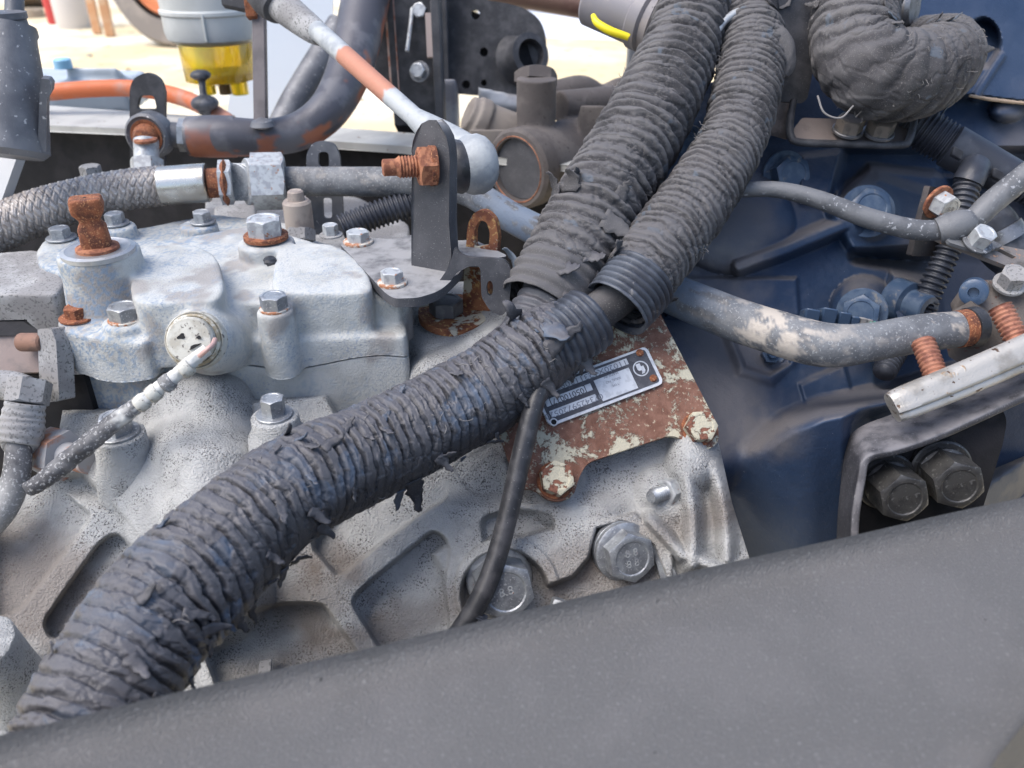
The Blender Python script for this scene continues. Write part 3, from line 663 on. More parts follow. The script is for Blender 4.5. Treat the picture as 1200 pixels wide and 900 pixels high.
NPO = rpoly([(632, 474), (653, 458), (648, 448), (755, 407), (779, 453), (646, 500)], 0)      # name plate outline, pixels
tl, tr, br, bl = (624, 455), (757, 406), (778, 454), (643, 501)
def npx(u, v):                                        # u along the long side 0..1, v down 0..1, in the picture
    x = (tl[0] * (1 - u) + tr[0] * u) * (1 - v) + (bl[0] * (1 - u) + br[0] * u) * v; y = (tl[1] * (1 - u) + tr[1] * u) * (1 - v) + (bl[1] * (1 - u) + br[1] * u) * v
    return x, y
O = on_plane(*tl, p0, PN); EX = on_plane(*tr, p0, PN) - O; EY = on_plane(*bl, p0, PN) - O
LX = np.linalg.norm(EX); ex = EX / LX; ey = norm(EY - np.dot(EY, ex) * ex); LY = float(np.dot(EY, ey))
if np.dot(np.cross(ex, ey), PN) < 0: pass
def npw(x, y, h=0.0): return O + ex * x * LX + ey * y * LY + PN * h   # x, y 0..1
def nprect(x0, y0, x1, y1, h, t, rd=0):
    q = rpoly([(x0 * LX, y0 * LY), (x1 * LX, y0 * LY), (x1 * LX, y1 * LY), (x0 * LX, y1 * LY)], rd, 5) if rd else [(x0 * LX, y0 * LY), (x1 * LX, y0 * LY), (x1 * LX, y1 * LY), (x0 * LX, y1 * LY)]
    return slab([[O + ex * x + ey * y + PN * h for x, y in q]], PN * t)
npl = obj('name_plate', nprect(0, 0, 1, 1, -0.0006, .0012, .004), M_ALU, pl, bevel=.0002)
obj('printed_ground', nprect(.02, .055, .975, .93, .0006, .00015, .002), M_INK, npl, smooth=False)
for r_ in ((.05, .115, .80, .265), (.045, .375, .44, .545), (.045, .655, .44, .825), (.475, .345, .785, .885)):
    obj('value_field', nprect(*r_, .00076, .00015), M_ALU, npl, smooth=False)
def nptext(s, cx, cy, h, m=M_STAMP, sp=1.0, name='stamped_text'):
    v, f = text_mesh(s, h * LY * 1.35, .00006)
    v = O + ex * cx * LX + ey * cy * LY + PN * .00095 - ex * v[:, :1] * sp + ey * v[:, 1:2] + PN * v[:, 2:3]
    return obj(name, (v, f), m, npl, smooth=False)
nptext('11020X1231120890005', .40, .195, .14, sp=1.28); nptext('[05010037]', .235, .475, .15, M_INK, sp=1.0); nptext('0734259720520', .245, .755, .14, sp=1.2)
nptext('MADE IN', .625, .36, .07); nptext('SERIAL NO', .625, .50, .06); nptext('TYPE', .625, .62, .06)
# ringed emblem
er = .145 * LX * .52
def ringmesh(cx, cy, r0, r1, h, t, n=36, sq_=1.0):
    a = np.linspace(0, 2 * math.pi, n, endpoint=False); c = O + ex * cx * LX + ey * cy * LY + PN * h
    o_ = [c + ex * r1 * math.cos(x) + ey * r1 * sq_ * math.sin(x) for x in a]; i_ = [c + ex * r0 * math.cos(x) + ey * r0 * sq_ * math.sin(x) for x in a]
    V = np.array(o_ + i_ + [p + PN * t for p in o_ + i_]); F = []
    for i in range(n):
        j = (i + 1) % n; F += [(i, j, j + 2 * n, i + 2 * n), (n + j, n + i, n + i + 2 * n, n + j + 2 * n), (i + 2 * n, j + 2 * n, n + j + 2 * n, n + i + 2 * n)]
    return V, F
obj('emblem_ring', ringmesh(.875, .47, .0040 * 1.0, .0047, .00076, .0002), M_ALU, npl)
S = [(-.75, -.95), (.2, -.95), (.2, -.35), (.75, -.35), (.75, .55), (.35, .95), (-.3, .95), (.0, .62), (-.0, .3), (-.5, .3), (-.75, .05)]
c = O + ex * .875 * LX + ey * .47 * LY + PN * .00076
obj('emblem', slab([[c + ex * x * .0028 + ey * y * .0034 for x, y in S]], PN * .0002), M_ALU, npl, smooth=False)
for (x, y) in ((.925, .105), (.935, .80)):
    obj('rivet', lathe(npw(x, y, .0005), PN, [(.0023, 0), (.0023, .0006), (.0017, .0013), (.0006, .0015)], 20), M_RUST, npl)
obj('hole_rim', lathe(npw(.045, .93, .0005), PN, [(.0024, 0), (.0022, .0006), (.0016, .0006), (.0015, .0002)], 24), M_ALU, npl)
obj('hole', lathe(npw(.045, .93, .0005), PN, [(.0015, 0), (.0015, .0004)], 20), M_DARK, npl)
# ------------------------------------------------------------------ tape-wrapped harness: three arms
def wrapped(name, pts, m, parent, n, seg, pitch, amp, tilt=0.0, seed=0, style='tape', dustl=(.5, .62), bare=.62, caps=True, lump=.10, fine=1.0, extra=None):
    X, rr, s = pathpd(pts, n); T, A, B = frames(X); th = np.arange(seg) * 2 * math.pi / seg
    S, TH = np.meshgrid(s * 100, th, indexing='ij')      # cm
    cx, cy = np.cos(TH), np.sin(TH); q = S / pitch
    def N3(a, b, sd_): return fbm(cx * a, cy * a, S * b, 4, seed + sd_)
    ph = q + tilt * cy + 1.1 * (N3(1.1, .55, 1) - .5) + 0.5 * (N3(3.0, 1.2, 2) - .5)
    fr = ph - np.floor(ph); k = np.floor(ph)
    hk = vn(k * 7.3, 3.1, 0, seed)                       # each turn a little different
    if style == 'tape':
        top = np.maximum(sst(.80, .05, cy), sst(13, 8, S) + 0 * cy)                              # the laps flatten out on the underside
        fr2 = (ph * .5 + .3) % 1.0
        saw = np.where(fr < .84, sst(0, .40, fr) * (1 - .12 * fr), .90 * sst(1.0, .84, fr))
        cover = sst(.36, .60, N3(1.5, .30, 3) + .30 * (hk - .5))
        h = amp * (saw - .5) * (.48 + .65 * cover) * (.6 + .65 * hk) * (.25 + .75 * top)
        rag = sst(.50, .60, fbm(cx * 9, cy * 9, S * 3.2, 3, seed + 5)) * sst(.62, .86, fr) * top
        h += .035 * rag * fine
        wl = np.abs(fbm(cx * 2.2 + S * .5, cy * 2.2 - S * .25, S * .7, 4, seed + 14) - .5); h -= .035 * sst(.03, .0, wl)      # diagonal creases
        gash = sst(.60, .67, fbm(cx * 3.2 + fr * .8, cy * 3.2, ph * 1.0, 3, seed + 9)); h -= .06 * gash
        wr = fbm(cx * 5 + ph * .4, cy * 5, S * 1.8, 4, seed + 6); h += .05 * (wr - .5)
        h += .05 * sst(.52, .56, N3(2.4, .8, 16)) * (1 - .4 * cover)             # a second layer of tape, ragged edge
        bm_ = sst(bare, bare + .04, N3(1.9, .8, 7)); bare_ = bm_ * (.35 + .55 * sst(.3, .6, fr) * sst(.9, .7, fr)) * top
        h -= .03 * bm_
        dust = np.clip(sst(dustl[0], dustl[1], .40 * saw + .60 * N3(5, 2.5, 8) + .04), 0, 1) * .55 * (.15 + .85 * top) + .25 * rag
    else:
        wv = (.5 - .5 * np.cos(2 * math.pi * fr)); wv = wv ** .75
        soft = sst(.34, .58, N3(1.2, .30, 3)); h = amp * (wv - .5) * (.45 + .70 * soft) * (.55 + .8 * hk)
        lf = (ph * .37 + .8 * (N3(1.3, .6, 15) - .5)) % 1.0; lap = sst(.0, .03, lf) * sst(.9, .2, lf); h += .085 * lap      # edge of the cloth every few turns
        h += .09 * (N3(2.4, .8, 4) - .5) + .03 * (fbm(cx * 10 + S * 1.0, cy * 10, S * 3, 3, seed + 6) - .5)
        for kx, kk, am in ((.9, 1.7, .07), (-.7, 2.6, .045)):
            cr = np.abs(fbm(cx * kk + S * kx * .5, cy * kk + S * kx * .3, S * .55, 4, seed + 12 + int(kk)) - .5); h -= am * sst(.030, .0, cr)
        bare_ = .55 * sst(.715, .75, N3(2.2, 1.0, 7))
        dust = .55 * sst(.40, .74, .5 * wv + .5 * N3(3.0, .8, 8)) * sst(.40, .68, N3(1.0, .25, 11) + .1) + .10 + .25 * lap * sst(.86, .5, lf) * 0
    h += lump * (N3(.9, .22, 10) - .5) * 2
    if extra is not None:
        h2, d2 = extra(S, TH); h += h2; dust = np.clip(dust + d2, 0, 1)
    Rr = rr[:, None] + h / 100
    V = (X[:, None] + Rr[..., None] * (cx[..., None] * A[:, None] + cy[..., None] * B[:, None])).reshape(-1, 3)
    F = grid_faces(n, seg)
    o = obj(name, (V, F), m, parent, attrs={'dust': np.clip(dust, 0, 1), 'bare': np.clip(bare_, 0, 1)}, ang=180)
    if caps: pass
    return o, (X, rr, T, A, B)
def flap(parent, fr, i, th, L, W, curl, m, axial=False, seed=0, lift=0.0, name='torn_flap', label=None, twist=0.0):
    """a torn tongue of tape: rises off the hose surface and curls"""
    X, rr, T, A, B = fr; n = 9; rng = random.Random(seed)
    nrm = math.cos(th) * A[i] + math.sin(th) * B[i]; tan = -math.sin(th) * A[i] + math.cos(th) * B[i]
    d, wdir = (T[i], tan) if axial else (tan, T[i])
    d = norm(d * math.cos(twist) + wdir * math.sin(twist)); wdir = norm(np.cross(nrm, d)); p = X[i] + nrm * (rr[i] + .0004 + lift); V = []
    ang = 0.05; ang0 = curl / n
    for j in range(n):
        ww = W * (1 - .75 * (j / (n - 1)) ** 1.6) * (.85 + .3 * rng.random()); sk = (rng.random() - .5) * .25 * W
        for q in (-.5, -.17, .17, .5):
            V.append(p + wdir * (q * ww + sk) + nrm * (.0010 * (rng.random() - .5)))
        ang += ang0 * (.6 + .8 * rng.random()); dd = d * math.cos(ang) + nrm * math.sin(ang); p = p + dd * L / (n - 1)
    nv = len(V); F = grid_faces(n, 4, False); a = np.full(nv, rng.random() * .5)
    return obj(name, (np.array(V), F), m, parent, solid=.0006, attrs={'dust': a, 'bare': np.zeros(nv)}, ang=180, subsurf=1, label=None) if False else \
        obj(name, (np.array(V), F), m, parent, solid=.0006, attrs={'dust': a, 'bare': np.full(nv, .8 * (rng.random() > .8))}, ang=180)
def threads(parent, fr, spots, m, cnt, L, seed=0, name='frayed_threads', spread=.006):
    rng = random.Random(seed); G = []; X, rr, T, A, B = fr
    for (i, th) in spots:
        nrm = math.cos(th) * A[i] + math.sin(th) * B[i]; tan = -math.sin(th) * A[i] + math.cos(th) * B[i]
        for _ in range(cnt):
            p = X[i] + nrm * (rr[i] - .0002) + (tan * rng.uniform(-1, 1) + T[i] * rng.uniform(-1, 1)) * spread; q = [p]; d = norm(nrm * rng.uniform(.1, .8) + tan * rng.uniform(-1, 1) + T[i] * rng.uniform(-.8, .8)); l = L * rng.uniform(.3, 1)
            for k in range(4):
                p = p + d * l / 4; d = norm(d + norm([rng.uniform(-1, 1) for _ in range(3)]) * .75 - nrm * .12); q.append(p)
            G.append(sweepw(q, .00017, 9, 4))
    return obj(name, join(*G), m, parent, kind='stuff', ang=180)

M_THREAD = mat('pale_thread', (0.22, 0.21, 0.205), rough=.9, bump=0)
har = thing('taped_harness', 'fat black cable harness in torn wrinkled tape crossing from the lower left to the rust plate', 'cable harness', P(380, 590, 40))
MAIN = [(60, 960, 27.5, 84), (96, 880, 29.0, 82), (128, 808, 30.4, 79), (178, 728, 32.3, 75), (230, 672, 34.0, 72), (288, 618, 36, 67.5), (345, 573, 38, 62), (430, 531, 41, 57), (525, 484, 43.6, 53.5), (578, 452, 44.8, 52), (620, 420, 45.6, 49), (652, 396, 46.2, 43), (676, 378, 46.8, 33)]
_, FM = wrapped('tape_wrap', MAIN, M_TAPE, har, 1600, 280, .62, .20, tilt=.35, seed=3, bare=.56, lump=.09)
nM = 1600
rng = random.Random(5)
for t in range(46):                                       # torn tongues all along it
    i = int(rng.uniform(.12, .985) * nM); th = rng.uniform(-1.3, 1.5); s_ = rng.uniform(.6, 1.5)
    flap(har, FM, i, th, .0085 * s_, .0042 * s_, rng.uniform(.15, 1.1), M_TAPE, axial=rng.random() < .35, seed=t, twist=rng.uniform(-.6, .6))
for (fr_, th, L, W, c_, ax_) in ((.905, -1.25, .016, .010, 2.6, False), (.62, 1.15, .020, .011, 1.0, False), (.60, 1.35, .018, .006, .5, False), (.93, -.5, .02, .013, .4, False), (.90, .1, .024, .010, .3, True), (.955, .9, .014, .008, 1.4, False), (.47, -1.3, .010, .004, 1.4, False)):
    flap(har, FM, int(fr_ * nM), th, L, W, c_, M_TAPE, axial=ax_, seed=int(fr_ * 999))
threads(har, FM, [(int(rng.uniform(.2, .97) * nM), rng.uniform(-1.5, 1.5)) for _ in range(16)], M_THREAD, 3, .008, seed=4)
obj('white_chip', slab([[P(x, y, 36.3) for x, y in ((349, 606), (362, 603), (366, 608), (352, 622), (347, 620))]], np.array([.001, .001, -.0008])), M_ZINCW, har)
# sleeve of the main arm toward the right branch
g = tube([(640, 408, 45.2, 34), (662, 394, 45.5, 36), (682, 380, 45.8, 37.5), (694, 371, 46, 36)], None, 120, 90, lambda s, t: .00075 * np.sin(s * 100 * 2 * math.pi / .42) + .0016 * (fbm(np.cos(t) * 2, np.sin(t) * 2, s * 90, 3, 4) - .5), caps=False)
obj('conduit_sleeve', g, M_SPLIT, har, solid=.0012, ang=180)
obj('left_root', tube([(600, 420, 46, 30), (628, 378, 47.4, 34), (655, 340, 48.6, 40), (672, 312, 49.6, 42)], None, 160, 90, lambda s, t: .0008 * np.sin(s * 100 * 2 * math.pi / .62 + np.cos(t)) + .002 * (fbm(np.cos(t) * 2, np.sin(t) * 2, s * 90, 3, 9) - .5)), M_TAPE, har, ang=180, attrs={'dust': np.full(160 * 90, .35), 'bare': np.full(160 * 90, .1)}).name = 'branch_root'
X_, r_, s_ = pathpd([(628, 378, 47.0, 36), (655, 340, 48.2, 42), (672, 312, 49.2, 44)], 60); FR = (X_, r_, *frames(X_))
for i, th, L, W, c_ in ((12, .2, .022, .015, .35), (30, -.5, .018, .012, .5), (40, .7, .02, .014, .8), (22, 1.1, .016, .01, 1.2), (50, .1, .014, .009, 1.5)):
    flap(har, FR, i, th, L, W, c_, M_TAPE, seed=i, twist=.2)

# left upper arm
armA = thing('left_harness_arm', 'left upper arm of the harness in dusty rippled cloth tape', 'cable harness', P(700, 250, 52))
PA_ = [(640, 352, 48.4, 47), (655, 325, 49.0, 50), (690, 262, 50.2, 52), (716, 214, 51.5, 50), (745, 165, 52.8, 50), (775, 108, 54.3, 47), (800, 52, 56, 43), (815, 0, 57.5, 40), (825, -50, 59, 38)]
def cutA(S, TH): return .06 * sst(.5, .0, S) * 0, 0
_, FA = wrapped('cloth_wrap', PA_, M_CLOTH, armA, 1100, 200, .78, .20, tilt=-.25, seed=21, style='cloth', lump=.06)
# torn opening with the blue-grey conduit showing
X_, r_, s_ = pathpd([(676, 262, 49.0, 22), (690, 252, 49.0, 25), (704, 244, 49.2, 22)], 60)
obj('exposed_conduit', sweep(X_, r_ * .9, s_, 60, lambda s, t: .0006 * np.sin(s * 100 * 2 * math.pi / .26)), M_SPLIT, armA, ang=180)
for i, th, L, W, c_, ax_ in ((215, -.75, .014, .012, 1.8, True), (205, -1.2, .017, .009, 1.5, True), (250, -.9, .012, .010, 1.4, False), (185, .2, .020, .014, .3, False), (30, 1.1, .016, .012, 1.4, True), (20, -1.4, .016, .010, 2.2, True), (240, .3, .012, .009, .7, True)):
    flap(armA, FA, i, th, L, W, c_, M_CLOTH, axial=ax_, seed=i)
# lifted hem at the lower end: a collar sheet standing off the wrap
g = tube([(634, 362, 48.2, 50), (646, 341, 48.6, 52.5), (660, 314, 49.1, 53)], None, 70, 110, lambda s, t: .0022 * (fbm(np.cos(t) * 3, np.sin(t) * 3, s * 160, 3, 5) - .5) + .0009 * np.sin(s * 100 * 2 * math.pi / .8 + np.cos(t) * .8) - .0018 * sst(.012, .03, s), caps=False)
V, F = g; rows = 70; 
obj('torn_hem', (V, F), M_CLOTH, armA, solid=.0009, ang=180, attrs={'dust': np.full(len(V), .45), 'bare': np.zeros(len(V))})
threads(armA, FA, [(1000, -1.3), (960, -1.4), (900, -1.2), (600, -1.5), (330, 1.4), (1040, -1.0)], M_THREAD, 8, .010, seed=14)

# right upper arm
armB = thing('right_harness_arm', 'right upper arm of the harness in dusty corrugated cloth tape with bare grey tube at its end', 'cable harness', P(800, 250, 50))
PB_ = [(726, 352, 46.6, 33), (744, 330, 47.4, 40), (768, 298, 48.4, 43), (800, 256, 49.6, 42), (832, 210, 51, 39), (858, 165, 52.6, 37), (872, 118, 54, 38), (880, 76, 55.4, 38), (882, 42, 56.6, 35), (868, 14, 58, 28), (845, -10, 60, 24)]
_, FB = wrapped('cloth_wrap', PB_, M_CLOTH, armB, 1100, 190, .56, .155, tilt=.30, seed=55, style='cloth', lump=.05)
obj('inner_tube', tube([(650, 402, 46.4, 22), (690, 374, 46.6, 23.5), (722, 350, 46.9, 23), (748, 326, 47.5, 24)], None, 80, 40, lambda s, t: .0012 * (fbm(np.cos(t) * 2, np.sin(t) * 2, s * 120, 3, 2) - .5)), M_CLOTH, armB, ang=180, attrs={'dust': np.full(3200, .12), 'bare': np.zeros(3200)})
g = tube([(722, 362, 46.5, 40), (738, 343, 46.9, 41), (752, 326, 47.3, 41)], None, 90, 100, lambda s, t: .0008 * np.sin(s * 100 * 2 * math.pi / .40 + .6) + .0011 * (fbm(np.cos(t) * 2, np.sin(t) * 2, s * 90, 3, 24) - .5), caps=False)
obj('split_end', g, M_SPLIT, armB, solid=.0014, ang=180)
for i, th, L, W, c_, ax_ in ((40, 1.5, .016, .010, .8, True), (12, 1.9, .02, .012, .5, True), (70, -1.2, .012, .010, 1.4, False), (980, 1.3, .022, .016, 1.6, False), (940, 1.5, .020, .014, 2.4, False), (910, 1.2, .016, .012, 1.2, True)):
    flap(armB, FB, i, th, L, W, c_, M_CLOTH, axial=ax_, seed=i * 3)
threads(armB, FB, [(930, -1.1), (880, -1.3), (900, -.9), (720, -1.2), (500, -1.3), (760, -1.0), (960, 1.2), (200, 1.3)], M_THREAD, 9, .009, seed=44)
# little sack of cloth hanging at the side
X_, r_, s_ = pathpd([(898, 30, 55, 8), (905, 42, 55, 15), (914, 56, 55, 17), (917, 76, 55, 14), (916, 90, 55, 7)], 60)
obj('loose_cloth', sweep(X_, r_, s_, 50, lambda s, t: .003 * (fbm(np.cos(t) * 2, np.sin(t) * 2, s * 100, 4, 2) - .5)), M_CLOTH, armB, ang=180, attrs={'dust': np.full(3000, .5), 'bare': np.zeros(3000)})
obj('pale_wire', tube([(838, 40, 55, 4), (852, 22, 55.5, 4.5), (872, 12, 56, 5), (905, 6, 57, 5), (930, -2, 58, 5)], None, 40, 12), M_ZINCW, armB)

# thick elbow, upper right
elb = thing('wrapped_elbow', 'thick elbow hose wrapped in frayed grey cloth beside the blue block', 'hose', P(1040, 100, 54))
PE = [(1010, -60, 57.5, 46), (1006, -10, 57, 48), (1000, 26, 56, 48), (1006, 62, 54.6, 50), (1030, 84, 53.8, 52), (1066, 88, 54.2, 50), (1100, 76, 56, 44), (1112, 58, 59, 36), (1098, 48, 62, 28), (1066, 50, 65, 24)]
_, FE = wrapped('cloth_wrap', PE, M_CLOTH, elb, 900, 240, .85, .17, tilt=.75, seed=81, style='cloth', lump=.05)
for t in range(12):
    i = int(rng.uniform(.05, .75) * 900); flap(elb, FE, i, rng.uniform(-1.4, 1.4), .012, .006, rng.uniform(.2, .9), M_CLOTH, axial=rng.random() < .4, seed=t + 300, twist=rng.uniform(-.6, .6))
threads(elb, FE, [(int(rng.uniform(.05, .72) * 900), rng.uniform(-1.5, 1.5)) for _ in range(20)], M_THREAD, 4, .007, seed=94, spread=.009)
X_, r_, s_ = pathpd([(958, 112, 53, 1.2), (966, 132, 53, 1.2), (985, 138, 53, 1.2), (1000, 124, 53, 1)], 30); obj('loose_thread', sweep(X_, r_, s_, 6), M_THREAD, elb)

# ------------------------------------------------------------------ thin black cable in front of the plate
tc_ = thing('thin_black_cable', 'smooth thin black cable dropping from the harness past the rust plate', 'cable', P(580, 640, 44))
obj('sheath', tube([(640, 440, 44.6, 12), (627, 470, 43.8, 12), (612, 530, 43.4, 12), (595, 605, 43.0, 12), (577, 668, 42.6, 12.4), (557, 712, 42.3, 12.4), (530, 752, 42.2, 12), (505, 785, 42.2, 12)], None, 120, 24), M_RUBBER, tc_, ang=60)
ct = thing('cable_tie', 'grey cable tie end sticking out beside the thin black cable', 'cable tie', P(565, 740, 42))
g = boxp(P(565, 732, 42.2), Rw * 1 + UP * -.5, norm(np.cross(Rw, N0)), N0, R(7, 42), R(13, 42), .0012); o = obj('strap', g, M_PLASTIC, ct, bevel=.0004)
for i in range(5): obj('tooth', boxp(P(561 + i * 2.2, 722 + i * 4, 41.9), Rw * 1 + UP * -.5, norm(np.cross(Rw, N0)), N0, R(6, 42), .0005, .0005), M_PLASTIC, ct)

# ------------------------------------------------------------------ coolant pipe running behind everything to the right
cp = thing('coolant_pipe', 'long bent grey metal pipe passing behind the harness to the rusty union at right', 'pipe', P(760, 340, 52))
PC = [(322, 212, 66, 16.5), (420, 213, 64.5, 17), (500, 214, 63, 17), (548, 224, 61.5, 17.2), (600, 255, 59.5, 18), (680, 295, 56, 20), (760, 332, 53, 23), (850, 370, 50, 25), (930, 396, 47.6, 26.5), (975, 405, 46.8, 26), (1020, 401, 46.6, 23), (1070, 392, 46.8, 22.5), (1128, 385, 47.2, 21)]
nP = 400; g = tube(PC, None, nP, 48, lambda s, t: .0007 * (fbm(np.cos(t) * 1.5, np.sin(t) * 1.5, s * 60, 3, 2) - .5))
sx = np.repeat(np.linspace(0, 1, nP), 48); tt_ = np.tile(np.arange(48) * 2 * math.pi / 48, nP); nn = fbm(np.cos(tt_) * 2, np.sin(tt_) * 2, sx * 60, 4, 5); n2 = fbm(np.cos(tt_) * 12, np.sin(tt_) * 12, sx * 400, 2, 6)
pale = sst(.50, .60, nn * .75 + n2 * .25 + .14 * np.exp(-((sx - .80) / .035) ** 2) - .05) * (.9 * np.exp(-((sx - .80) / .045) ** 2) + .6 * np.exp(-((sx - .965) / .03) ** 2) + .25)
blu = sst(.48, .56, fbm(np.cos(tt_) * 3, np.sin(tt_) * 3, sx * 40, 4, 9) + .06) * sst(.3, .4, sx) * sst(.78, .65, sx)
obj('tube', g, M_PIPE, cp, attrs={'pale': np.clip(pale, 0, 1), 'bluish': np.clip(blu, 0, 1)}, ang=60)
obj('rust_end', tube([(1122, 386, 47.1, 22), (1134, 384, 47.2, 22)], None, 8, 40), M_RUST, cp)
obj('rubber_seal', tube([(1132, 384, 47.2, 23), (1142, 383, 47.4, 24)], None, 8, 40), M_RUBBER, cp)

# ------------------------------------------------------------------ braided hose with its fittings
bh = thing('braided_hose', 'steel braided hose with shiny crimp ferrule and big hex union nut', 'hose', P(100, 235, 62))
HP = [(-60, 300, 62, 25), (-10, 272, 62, 25), (40, 250, 62.5, 24.5), (100, 232, 63, 22.5), (150, 222, 63.5, 21.5), (196, 217, 64, 21)]
def braid(s, t):
    u = s * 100 / .62 + t * 8 / (2 * math.pi) ; v = s * 100 / .62 - t * 8 / (2 * math.pi)
    a = np.abs(np.sin(math.pi * u)) ; b = np.abs(np.sin(math.pi * v)); c = (np.floor(u) + np.floor(v)) % 2
    return .0014 * np.where(c > .5, a, b) + .0002 * np.sin(u * 6 * math.pi * 1.0) * (c > .5) + .0002 * np.sin(v * 6 * math.pi) * (c < .5)
M_BRAID = mat('steel_braid', (0.36, 0.33, 0.31), (0.26, 0.235, 0.22), (0.50, 0.48, 0.46), s2=60, s3=500, t3=(.55, .65), rough=.45, metallic=.35, bump=.2, grime=(.22, .18, .15), gs=25)
obj('braid', tube(HP, None, 900, 120, braid), M_BRAID, bh, ang=180)
def hcyl(x0, y0, x1, y1, d, r, m, name, par=bh, n=40, ch=.0008):
    return obj(name, cyl(P(x0, y0, d), P(x1, y1, d + .4), R(r, d), None, n, ch), m, par, ang=35)
hcyl(188, 218, 244, 214, 63.6, 22.5, mat('polished_steel', (.55, .54, .50), (.42, .40, .36), s2=30, rough=.28, metallic=.85, bump=.1, grime=(.35, .28, .2), gs=40), 'ferrule')
hcyl(242, 215, 262, 214, 64, 17, M_RUST, 'collar'); 
ax_ = norm(P(320, 212, 65) - P(240, 214, 64))
p_ = P(258, 214, 64.4); obj('rusty_hex', prism(p_, p_ + ax_ * R(15, 64), R(26, 64), phase=.3), M_ZINCW, bh, ang=30)
p_ = P(263, 214, 64.4); obj('rust_cone', lathe(p_, ax_, [(R(18, 64), -.004), (R(27, 64), .001), (R(25, 64), .002), (R(17, 64), .006)], 36), M_RUST, bh)
for i in range(3): hcyl(275 + i * 5, 213.4, 279.3 + i * 5, 213.2, 64.6, 21.5, M_ZINC, 'ring', ch=.0004)
hcyl(288, 213, 300, 213, 64.7, 27, M_ZINCW, 'union_shoulder')
p_ = P(296, 213, 64.8); obj('union_nut', prism(p_, p_ + ax_ * R(38, 65), R(33, 65), phase=.2), M_ZINCW, bh, ang=30)

# ------------------------------------------------------------------ black bracket with the linkage
br = thing('linkage_bracket', 'dusty black steel bracket bolted to the cover corner and carrying the rod joint', 'bracket', P(470, 320, 51))
ZB = -18.9
bp = rpoly([(398, 286), (408, 278), (470, 280), (500, 268), (532, 290), (546, 312), (516, 341), (490, 349), (462, 350), (452, 344)], [4, 4, 10, 14, 20, 14, 12, 8, 8, 8], 5)
g = plate(bp, on_z(440, 310, ZB), (0, 0, 1), .0055); obj('base_plate', g, M_BLACKD, br, bevel=.0012, seg=3)
dU = np.dot(on_z(505, 318, ZB) - CAM, Fw) * 100
UN = norm((-0.42, -0.90, 0.10)); up0 = P(505, 300, dU)
uo = rpoly([(484, 318), (483, 250), (484, 180)], 0) + [(484, 178), (485, 165), (489, 154), (495, 147), (503, 143), (511, 143), (518, 149), (524, 160), (527, 173), (528, 186), (527, 260), (530, 300), (520, 330)]
obj('upright', plate(uo, up0, UN, .0068), M_BLACKD, br, bevel=.0014, seg=3)
# curved foot web between upright and base
if 0: obj('foot_web', plate(rpoly([(484, 262), (484, 300), (440, 298), (462, 290), (478, 278)], [0, 0, 0, 8, 10], 5), up0 + UN * -.001, UN, .005), M_BLACKD, br, bevel=.001)
g = plate(rpoly([(449, 344), (470, 344), (492, 341), (512, 333), (524, 316), (530, 300), (533, 288), (539, 298), (550, 302), (570, 302), (590, 304), (597, 310), (600, 322), (596, 362), (588, 371), (574, 364), (564, 348), (563, 316), (560, 311), (550, 312), (536, 319), (526, 331), (522, 345), (510, 349), (490, 351), (452, 352)], 5, 3), P(520, 320, dU - 1.3), norm((-.05, -.95, .25)), .0062, [circ(574, 338, 4.0, 9, 16)])
obj('curved_arm', g, M_BLACK, br, bevel=.0014, seg=3)
obj('arm_shelf', plate(rpoly([(530, 282), (556, 281), (596, 300), (572, 304), (548, 304), (532, 296)], 6, 4), on_z(555, 292, ZB + .4), (0, 0, 1), .005), M_BLACKD, br, bevel=.001)
if 0: obj('hook_tab', plate(rpoly([(563, 308), (588, 306), (599, 318), (598, 358), (590, 370), (578, 368), (566, 352)], [4, 6, 8, 10, 8, 8, 8], 5), P(580, 335, dU - .9), norm((-.55, -.8, .1)), .006, [circ(571, 342, 4.5, 8, 16)]), M_BLACK, br, bevel=.0014, seg=3)
for q in ((420, 284), (460, 332)):
    p = on_z(q[0], q[1], ZB + .02); d_ = np.dot(p - CAM, Fw) * 100
    b_ = bolt(br, p, UP, R(13.5, d_), .0062, M_ZINCW, (R(17.5, d_), .0016, M_RUSTRING), phase=.4)
# lifting eye, rusty
ey_ = thing('lifting_eye', 'rusty cream lifting eye strap bolted down behind the black bracket', 'lifting eye', P(530, 370, 51))
zE = -22.6; dE = np.dot(on_z(530, 368, zE) - CAM, Fw) * 100
M_RUSTY = mat('rusty_cream_strap', (0.30, 0.12, 0.055), (0.17, 0.06, 0.035), (0.50, 0.30, 0.12), s2=120, s3=400, t3=(.55, .65), rough=.85, bump=.8, c4=(.52, .48, .38), s4=70, t4=(.54, .58))
obj('foot', plate(circ(532, 366, 42, 21, 36), on_z(532, 368, zE), UP, .0042), M_RUSTY, ey_, bevel=.0008)
obj('strap', plate(rpoly([(541, 372), (546, 290), (548, 262), (556, 248), (568, 246), (580, 256), (584, 276), (582, 300), (574, 330), (574, 372)], [2, 4, 8, 8, 8, 8, 8, 6, 6, 2], 4), P(560, 330, dE - .3), norm((-.35, -.93, .1)), .0055, [rpoly([(556, 290), (556, 268), (562, 258), (570, 260), (574, 272), (573, 288)], 4, 4)]), M_RUSTY, ey_, bevel=.0012)
bolt(ey_, on_z(523, 366, zE + .1), UP, R(20, dE), .0095, mat('dark_bolt', (.12, .12, .125), (.18, .18, .18), s2=100, rough=.6, metallic=.4, bump=.3), None, phase=.5)

